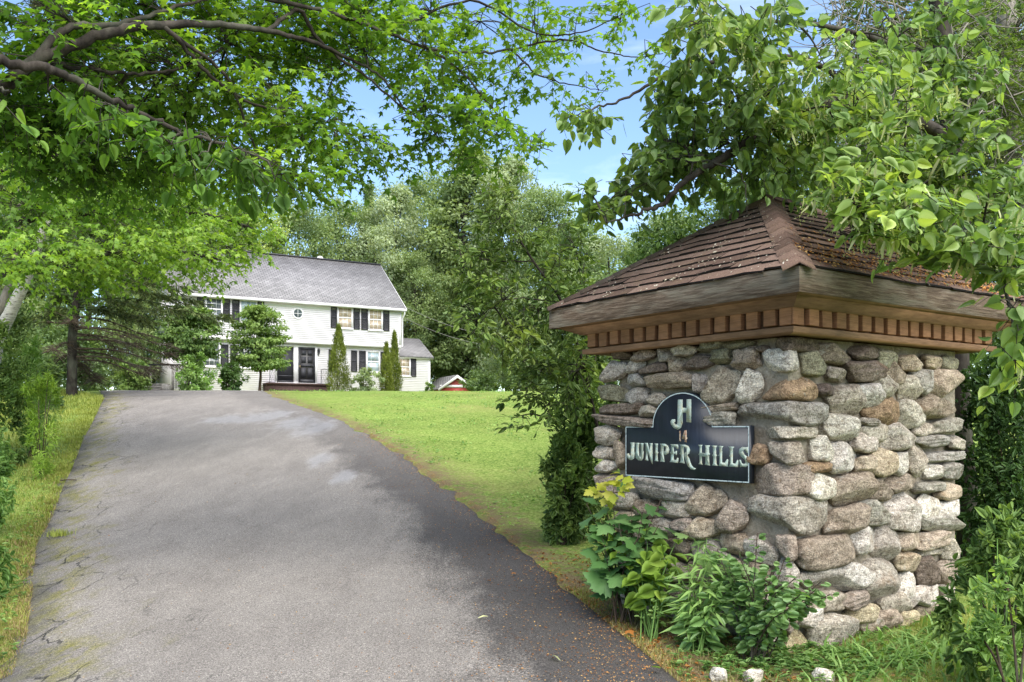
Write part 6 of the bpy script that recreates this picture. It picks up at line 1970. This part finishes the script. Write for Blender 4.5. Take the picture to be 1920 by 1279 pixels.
plant('round_leaf_shrub', 'round leaved grey-green shrub sprawling across the corner of the pillar', 'shrub', (1420, 0.28),
      [(1420, 1000, .0), (1385, 1040, -.1), (1450, 1060, -.15), (1490, 1085, -.25), (1530, 1105, -.3), (1556, 1115, -.35), (1400, 1090, -.2), (1440, 1110, -.25), (1375, 1085, -.1), (1405, 1130, -.25), (1470, 1050, -.15), (1460, 1130, -.3),
       (1500, 1115, -.3), (1480, 1140, -.35), (1540, 1090, -.3), (1345, 1030, -.05), (1380, 1125, -.15), (1365, 1055, -.05), (1430, 1145, -.25)],
      'rose', 'round', 0.072, 24, n_parts=290, up=0.5, droop=0.35, tintb=0.5, stem='bark_brown')
plant('grape_leaf_vine', 'wide lobed leaf vine lying behind the round leaved shrub', 'plant', (1390, 0.2),
      [(1350, 1040, .05), (1380, 1050, .05), (1400, 1065, 0), (1345, 1075, 0), (1395, 1095, -.05), (1320, 1020, .1), (1300, 1010, .1)],
      'rose', 'lobed', 0.15, 7, up=0.45, droop=0.3, tintb=0.7)
plant('woodland_weed', 'tall thin weed with tiny leaves in front of the lower right shrub', 'plant', (1865, 1.25),
      [(1870, 1010, -1.1), (1850, 1070, -1.15), (1890, 1060, -1.1), (1905, 1120, -1.15), (1840, 1130, -1.1)],
      'lime', 'ovate', 0.05, 16, up=0.7, tintb=0.7)


# ------------------------------------------------------------------ grass, litter, loose stones
def vnoise(x, y, sc, seed):
    """smooth random field for clumps and patches"""
    G = np.random.default_rng(seed).random((97, 97))
    u, v = np.mod(x / sc, 96), np.mod(y / sc, 96)
    i, j = u.astype(int), v.astype(int)
    a, b = u - i, v - j
    a, b = a * a * (3 - 2 * a), b * b * (3 - 2 * b)
    return (G[i, j] * (1 - a) + G[i + 1, j] * a) * (1 - b) + (G[i, j + 1] * (1 - a) + G[i + 1, j + 1] * a) * b


def blades(name, label, pts, h, w, mat, tint, lean=0.5, seg=True):
    n = len(pts)
    a = rng.random(n) * 6.283
    d = np.stack([np.cos(a), np.sin(a), np.zeros(n)], 1)
    s = np.stack([-np.sin(a), np.cos(a), np.zeros(n)], 1) * (w * 0.5)[:, None]
    ln = (rng.random(n) * lean)[:, None] * h[:, None]
    m = pts + d * ln * 0.35 + UP * (h * 0.6)[:, None]
    t = pts + d * ln + UP * (h * (1 - 0.25 * rng.random(n)))[:, None]
    V = np.stack([pts - s, pts + s, m + s * 0.7, m - s * 0.7, t], 1)
    f = np.array([(0, 1, 2), (0, 2, 3), (3, 2, 4)])
    g = Geo().add(V.reshape(-1, 3), [(f[None] + (np.arange(n) * 5)[:, None, None]).reshape(-1, 3)], np.repeat(tint, 5))
    o = g.build(name, M[mat], kind='stuff')
    o['label'] = label
    return o


def lawn():
    P0 = []
    # depth bands: y0, y1, blades per square metre
    for y0, y1, rho in ((4.6, 7, 5200), (7, 10, 3200), (10, 15, 1700), (15, 22, 800), (22, 33, 480)):
        for side in (0, 1):
            n = int(rho * (y1 - y0) * 9)
            y = rng.uniform(y0, y1, n)
            x = np.where(rng.random(n) < 0.85, rng.uniform(0, 9, n), np.abs(rng.normal(0, 0.12, n)))
            x = rx(y) + x - 0.06 if side else lx(y) - x + 0.06
            k = np.abs(x) < y * 0.60 + 0.5
            x, y = x[k], y[k]
            inp = ((np.stack([x, y], 1) - MC[:2]) @ DL[:2] > 0.0) & ((np.stack([x, y], 1) - MC[:2]) @ DR[:2] > 0.0)
            x, y = x[~inp], y[~inp]
            P0.append(np.stack([x, y, gz(x, y) - 0.005], 1))
    p = np.concatenate(P0)
    x, y = p[:, 0], p[:, 1]
    er = np.where(x > rx(y), x - rx(y), lx(y) - x)
    f1 = vnoise(x, y, 0.9, 1); f2 = vnoise(x, y, 0.22, 2); f3 = vnoise(x, y, 2.6, 3)
    bare = np.exp(-((x - 1.55) ** 2 / 0.5 + (y - 6.4) ** 2 / 2.6))
    prob = np.clip(0.5 + er / 0.6, 0, 1) * (1 - 0.65 * bare) * np.clip(0.25 + 1.3 * f2, 0, 1)
    keep = rng.random(len(p)) < prob
    p, er, f1, f2, f3, bare = p[keep], er[keep], f1[keep], f2[keep], f3[keep], bare[keep]
    n = len(p)
    y = p[:, 1]
    sc = np.clip(y / 8, 0.75, 3.6)
    h = rng.uniform(0.022, 0.060, n) * (0.6 + 0.4 * sc) * (0.55 + 1.0 * f2)
    w = 0.0040 * sc * rng.uniform(0.8, 1.5, n)
    far = np.clip((y - 9) / 8, 0, 1)
    tint = np.clip(0.05 + 0.38 * f1 + 0.30 * f2 + 0.22 * f3 + 0.10 * far + 0.17 * rng.standard_normal(n), 0, 1)
    dry = rng.random(n) < np.clip(0.06 + 0.60 * np.exp(-er / 0.6) * (1 - far) + 0.5 * bare + 0.35 * np.clip(f3 - 0.6, 0, 1), 0, 0.8) * (1 - 0.6 * far)
    blades('grass', 'short green lawn and verge grass on both sides of the driveway', p[~dry], h[~dry], w[~dry], 'grass', tint[~dry], 1.0)
    blades('dry_grass', 'dry straw coloured grass along the driveway edges', p[dry], h[dry] * 0.8, w[dry], 'straw', rng.random(dry.sum()), 1.6)
    # clover and weeds in the lawn
    m = 2600
    y = 8 + 22 * rng.random(m) ** 1.3
    x = rx(y) + 0.2 + rng.uniform(0, 9, m)
    k = (vnoise(x, y, 1.4, 5) > 0.52) & (x < y * 0.16 + 1.0)
    c = np.stack([x[k], y[k], gz(x[k], y[k]) + 0.02], 1)
    pos, ax, nr, sz, tt = cluster(c, np.tile([[0.10, 0.10, 0.015]], (len(c), 1)), 5, 0.05, up=1.5, out=0.2)
    g = Geo(); put_leaves(g, 'rhomb', pos, ax, nr, sz, tt)
    o = g.build('clover', M['weed'], kind='stuff')
    o['label'] = 'clover and small weeds growing through the lawn right of the driveway'

lawn()


def long_grass():
    pts = []
    for cx, cy, sx, sy, n in ((1700, 1205, 90, 45, 190), (1650, 1245, 90, 26, 110), (1760, 1170, 50, 45, 120), (1790, 1230, 80, 40, 120)):
        for _ in range(n):
            g = ground_at(rng.normal(cx, sx), np.clip(rng.normal(cy, sy), 1090, 1300))
            q = g[:2] - MC[:2]
            if q @ DL[:2] > -0.03 and q @ DR[:2] > -0.03 and q @ DL[:2] < SL and q @ DR[:2] < SR: continue
            pts.append(g)
    p = np.array(pts)
    n = len(p)
    blades('long_grass', 'long lush grass at the right foot of the pillar', p, rng.uniform(0.05, 0.15, n), rng.uniform(0.010, 0.028, n), 'weed', np.clip(0.62 + 0.25 * rng.standard_normal(n), 0, 1), 2.8)
    # little plants of the verge
    pos, ax, nr, sz, tt = [], [], [], [], []
    for cx, cy, sx, sy, m in ((1470, 1235, 60, 24, 150), (1320, 1225, 60, 26, 80), (1580, 1250, 60, 20, 120), (1700, 1225, 90, 30, 190), (1400, 1250, 90, 16, 70), (30, 1130, 26, 70, 90), (60, 960, 30, 60, 60), (1250, 1080, 60, 40, 40)):
        for _ in range(m):
            g = ground_at(rng.normal(cx, sx), np.clip(rng.normal(cy, sy), 900, 1320))
            if lx(g[1]) < g[0] < rx(g[1]): continue
            for k in range(6):
                a = rng.random() * 6.283
                pos.append(g + np.array([0, 0, rng.uniform(0.005, 0.05)])); ax.append((math.cos(a), math.sin(a), rng.uniform(0.0, 0.6)))
                nr.append(norm(np.array([0, 0, 1.0]) + rng.standard_normal(3) * 0.3)); sz.append(rng.uniform(0.022, 0.055)); tt.append(rng.random())
    g = Geo()
    put_leaves(g, 'ovate', np.array(pos), norm(np.array(ax)), np.array(nr), np.array(sz), np.array(tt))
    o = g.build('ground_cover', M['weed'], kind='stuff')
    o['label'] = 'low broad leaved ground cover in the verges by the pillar and drive'


long_grass()


def litter():
    n = 9000
    y = 5 + 13 * rng.random(n) ** 1.7
    d = rng.exponential(0.42, n) * np.clip(1.35 - (y - 5) / 14, 0.3, 1.3)
    x = rx(y) + 0.12 - d
    k = (x > lx(y) + 0.1) & (noise_mask(x, y) < 0.9)
    x, y = x[k], y[k]
    # a thin scatter over the rest of the drive
    m = 420
    y2 = rng.uniform(5, 14, m); x2 = lx(y2) + (rx(y2) - lx(y2)) * rng.random(m)
    x, y = np.concatenate([x, x2]), np.concatenate([y, y2])
    n = len(x)
    pos = np.stack([x, y, gz(x, y) + 0.026], 1)
    a = rng.random(n) * 6.283
    g = Geo()
    ax = np.stack([np.cos(a), np.sin(a), rng.normal(0, .15, n)], 1)
    put_leaves(g, 'rhomb', pos, ax, norm(UP + rng.standard_normal((n, 3)) * 0.25), rng.uniform(0.006, 0.020, n) * (0.8 + 0.03 * y), np.clip(rng.random(n), 0, 1))
    m = 900
    yv = rng.uniform(5.2, 9.5, m); xv = rx(yv) + np.abs(rng.normal(0, 0.55, m))
    pv = np.stack([xv, yv, gz(xv, yv) + 0.015], 1)
    put_leaves(g, 'ovate', pv, rng.standard_normal((m, 3)) * np.array([1, 1, .25]), norm(UP + rng.standard_normal((m, 3)) * 0.35), rng.uniform(0.012, 0.045, m), rng.random(m) * 0.75)
    o = g.build('fallen_flowers', M['litter'], kind='stuff')
    o['label'] = 'orange fallen blossom bits and dead leaves along the right side of the driveway'
    # debris caught on the pillar roof
    n = 2600
    s = rng.uniform(0.1, WL - 0.1, n); u = rng.random(n) ** 1.2
    kk = rng.random(n) < np.clip(vnoise(s * 1.0 + 3, u * 1.5, 0.11, 9) * 1.6 - 0.75, 0, 1)
    s, u = s[kk], u[kk]
    half = WL / 2
    k = (s > u * half + 0.02) & (s < WL - u * half - 0.02)
    s, u = s[k], u[k]
    p1 = RC[None] + DL[None] * s[:, None] + DR[None] * (u * half)[:, None] + UP * (ZT + (ZR - ZT) * u + 0.022)[:, None]
    n2 = 2200
    s = rng.uniform(0.25, WR - 0.1, n2); u = np.abs(rng.normal(0, 0.22, n2))
    k = (s > u * half + 0.02) & (s < WR - u * half - 0.02) & (u < 1)
    s, u = s[k], u[k]
    p2 = RC[None] + DR[None] * s[:, None] + DL[None] * (u * half)[:, None] + UP * (ZT + (ZR - ZT) * u + 0.024)[:, None]
    nl = norm(np.array([-math.cos(TH) * .56, -math.sin(TH) * .56, 0.83])); nr_ = norm(np.array([math.sin(TH) * .56, -math.cos(TH) * .56, 0.83]))
    # left slope faces -DR, right slope faces -DL
    for p, nn, nm, lb, mt, sz in ((p1, norm(-DR * .56 + UP * .83), 'roof_flakes', 'pale dry leaf flakes lying on the left slope of the pillar roof', 'flake', (0.006, 0.028)),
                              (p2, norm(-DL * .56 + UP * .83), 'roof_litter', 'rusty blossom litter caught on the right slope of the pillar roof', 'litter', (0.012, 0.032))):
        m = len(p)
        ax = rng.standard_normal((m, 3))
        g = Geo()
        put_leaves(g, 'rhomb', p, ax - (ax @ nn)[:, None] * nn, norm(nn + rng.standard_normal((m, 3)) * 0.25), rng.uniform(*sz, m), rng.random(m))
        o = g.build(nm, M[mt], kind='stuff'); o['label'] = lb


def noise_mask(x, y):
    return np.clip(0.5 + 0.5 * np.sin(x * 5.1 + y * 2.3) * np.sin(y * 3.7 - x * 2.9), 0, 1)


litter()


def loose_stones():
    LB = ['long pale stone lying nearest the drive at the bottom edge', 'rounded pale stone second from the drive at the bottom edge', 'broad pale stone in the grass below the pillar base boulder']
    for (x0, x1, y0, y1), lb in zip(((1332, 1366, 1248, 1288), (1394, 1436, 1254, 1290), (1526, 1568, 1260, 1294)), LB):
        g = ground_at((x0 + x1) / 2, min(1279, y1 - 4))
        o = bpy.data.objects.new('pale_stone', random.choice(ROCK['q']))
        C.objects.link(o)
        o.color = (0.56, 0.52, 0.45, 1)
        w, h = (x1 - x0) / 2 / F * g[1], (y1 - y0) / 2 / F * g[1]
        o.scale = (w * 1.05, w * 0.8, h * 0.9)
        o.rotation_euler = (0.1, 0.15, random.uniform(-0.6, 0.6))
        o.location = (g[0], g[1] + 0.03, g[2] + h * 0.35)
        tag(o, lb, 'stone', 'pale loose stones in the verge', 'thing')


loose_stones()


def drive_bits():
    g = ground_at(125, 906)
    o = Geo().tube(smooth_line([g + np.array([-0.10, 0.02, 0.035]), g + np.array([0, 0, 0.05]), g + np.array([0.14, 0.01, 0.045])], 4), 0.012, 0.008, 6).build('broken_stick', M['bark_brown'])
    tag(o, 'short broken brown stick on the left edge of the driveway', 'stick', kind='thing')
    for lb, (px, py), tm, mt, s, tt in (('curled brown leaf on the dark strip of the driveway', (968, 1084), 'ovate', 'litter', 0.055, .4), ('small brown leaf left of the curled one on the driveway', (920, 1098), 'ovate', 'litter', 0.035, .5),
                                        ('fresh green leaf on the asphalt at the bottom edge', (1222, 1262), 'ovate', 'lime', 0.085, .3), ('pale narrow bract lying on the asphalt', (915, 1166), 'strip', 'bract', 0.085, .6),
                                        ('forked pale bract on the asphalt near the bottom edge', (1035, 1242), 'strip', 'bract', 0.12, .5), ('cluster of brown leaf scraps at the asphalt edge', (1172, 1196), 'maple', 'litter', 0.10, .35)):
        q = ground_at(px, py)
        g = Geo()
        a = rng.random() * 6.28
        put_leaves(g, tm, np.array([[0, 0, 0.0]]), np.array([[math.cos(a), math.sin(a), 0.1]]), np.array([[0.1, -0.1, 1.0]]), np.array([s]), np.array([tt]))
        o = g.build('fallen_leaf', M[mt])
        o.location = q + np.array([0, 0, 0.042])
        tag(o, lb, 'leaf', 'fallen leaves on the driveway', 'thing')
    # a tuft of grass growing in the cracked left margin
    q = ground_at(110, 1008)
    n = 260
    p = q + np.stack([rng.normal(0, .06, n), rng.normal(0, .07, n), np.full(n, 0.02)], 1)
    o = blades('grass_tuft', 'tuft of grass growing through the cracked left margin of the driveway', p, rng.uniform(0.03, 0.11, n), rng.uniform(0.003, 0.006, n), 'grass', np.clip(0.6 + .2 * rng.standard_normal(n), 0, 1), 0.9)
    tag(o, None, 'grass tuft', kind='thing')


drive_bits()
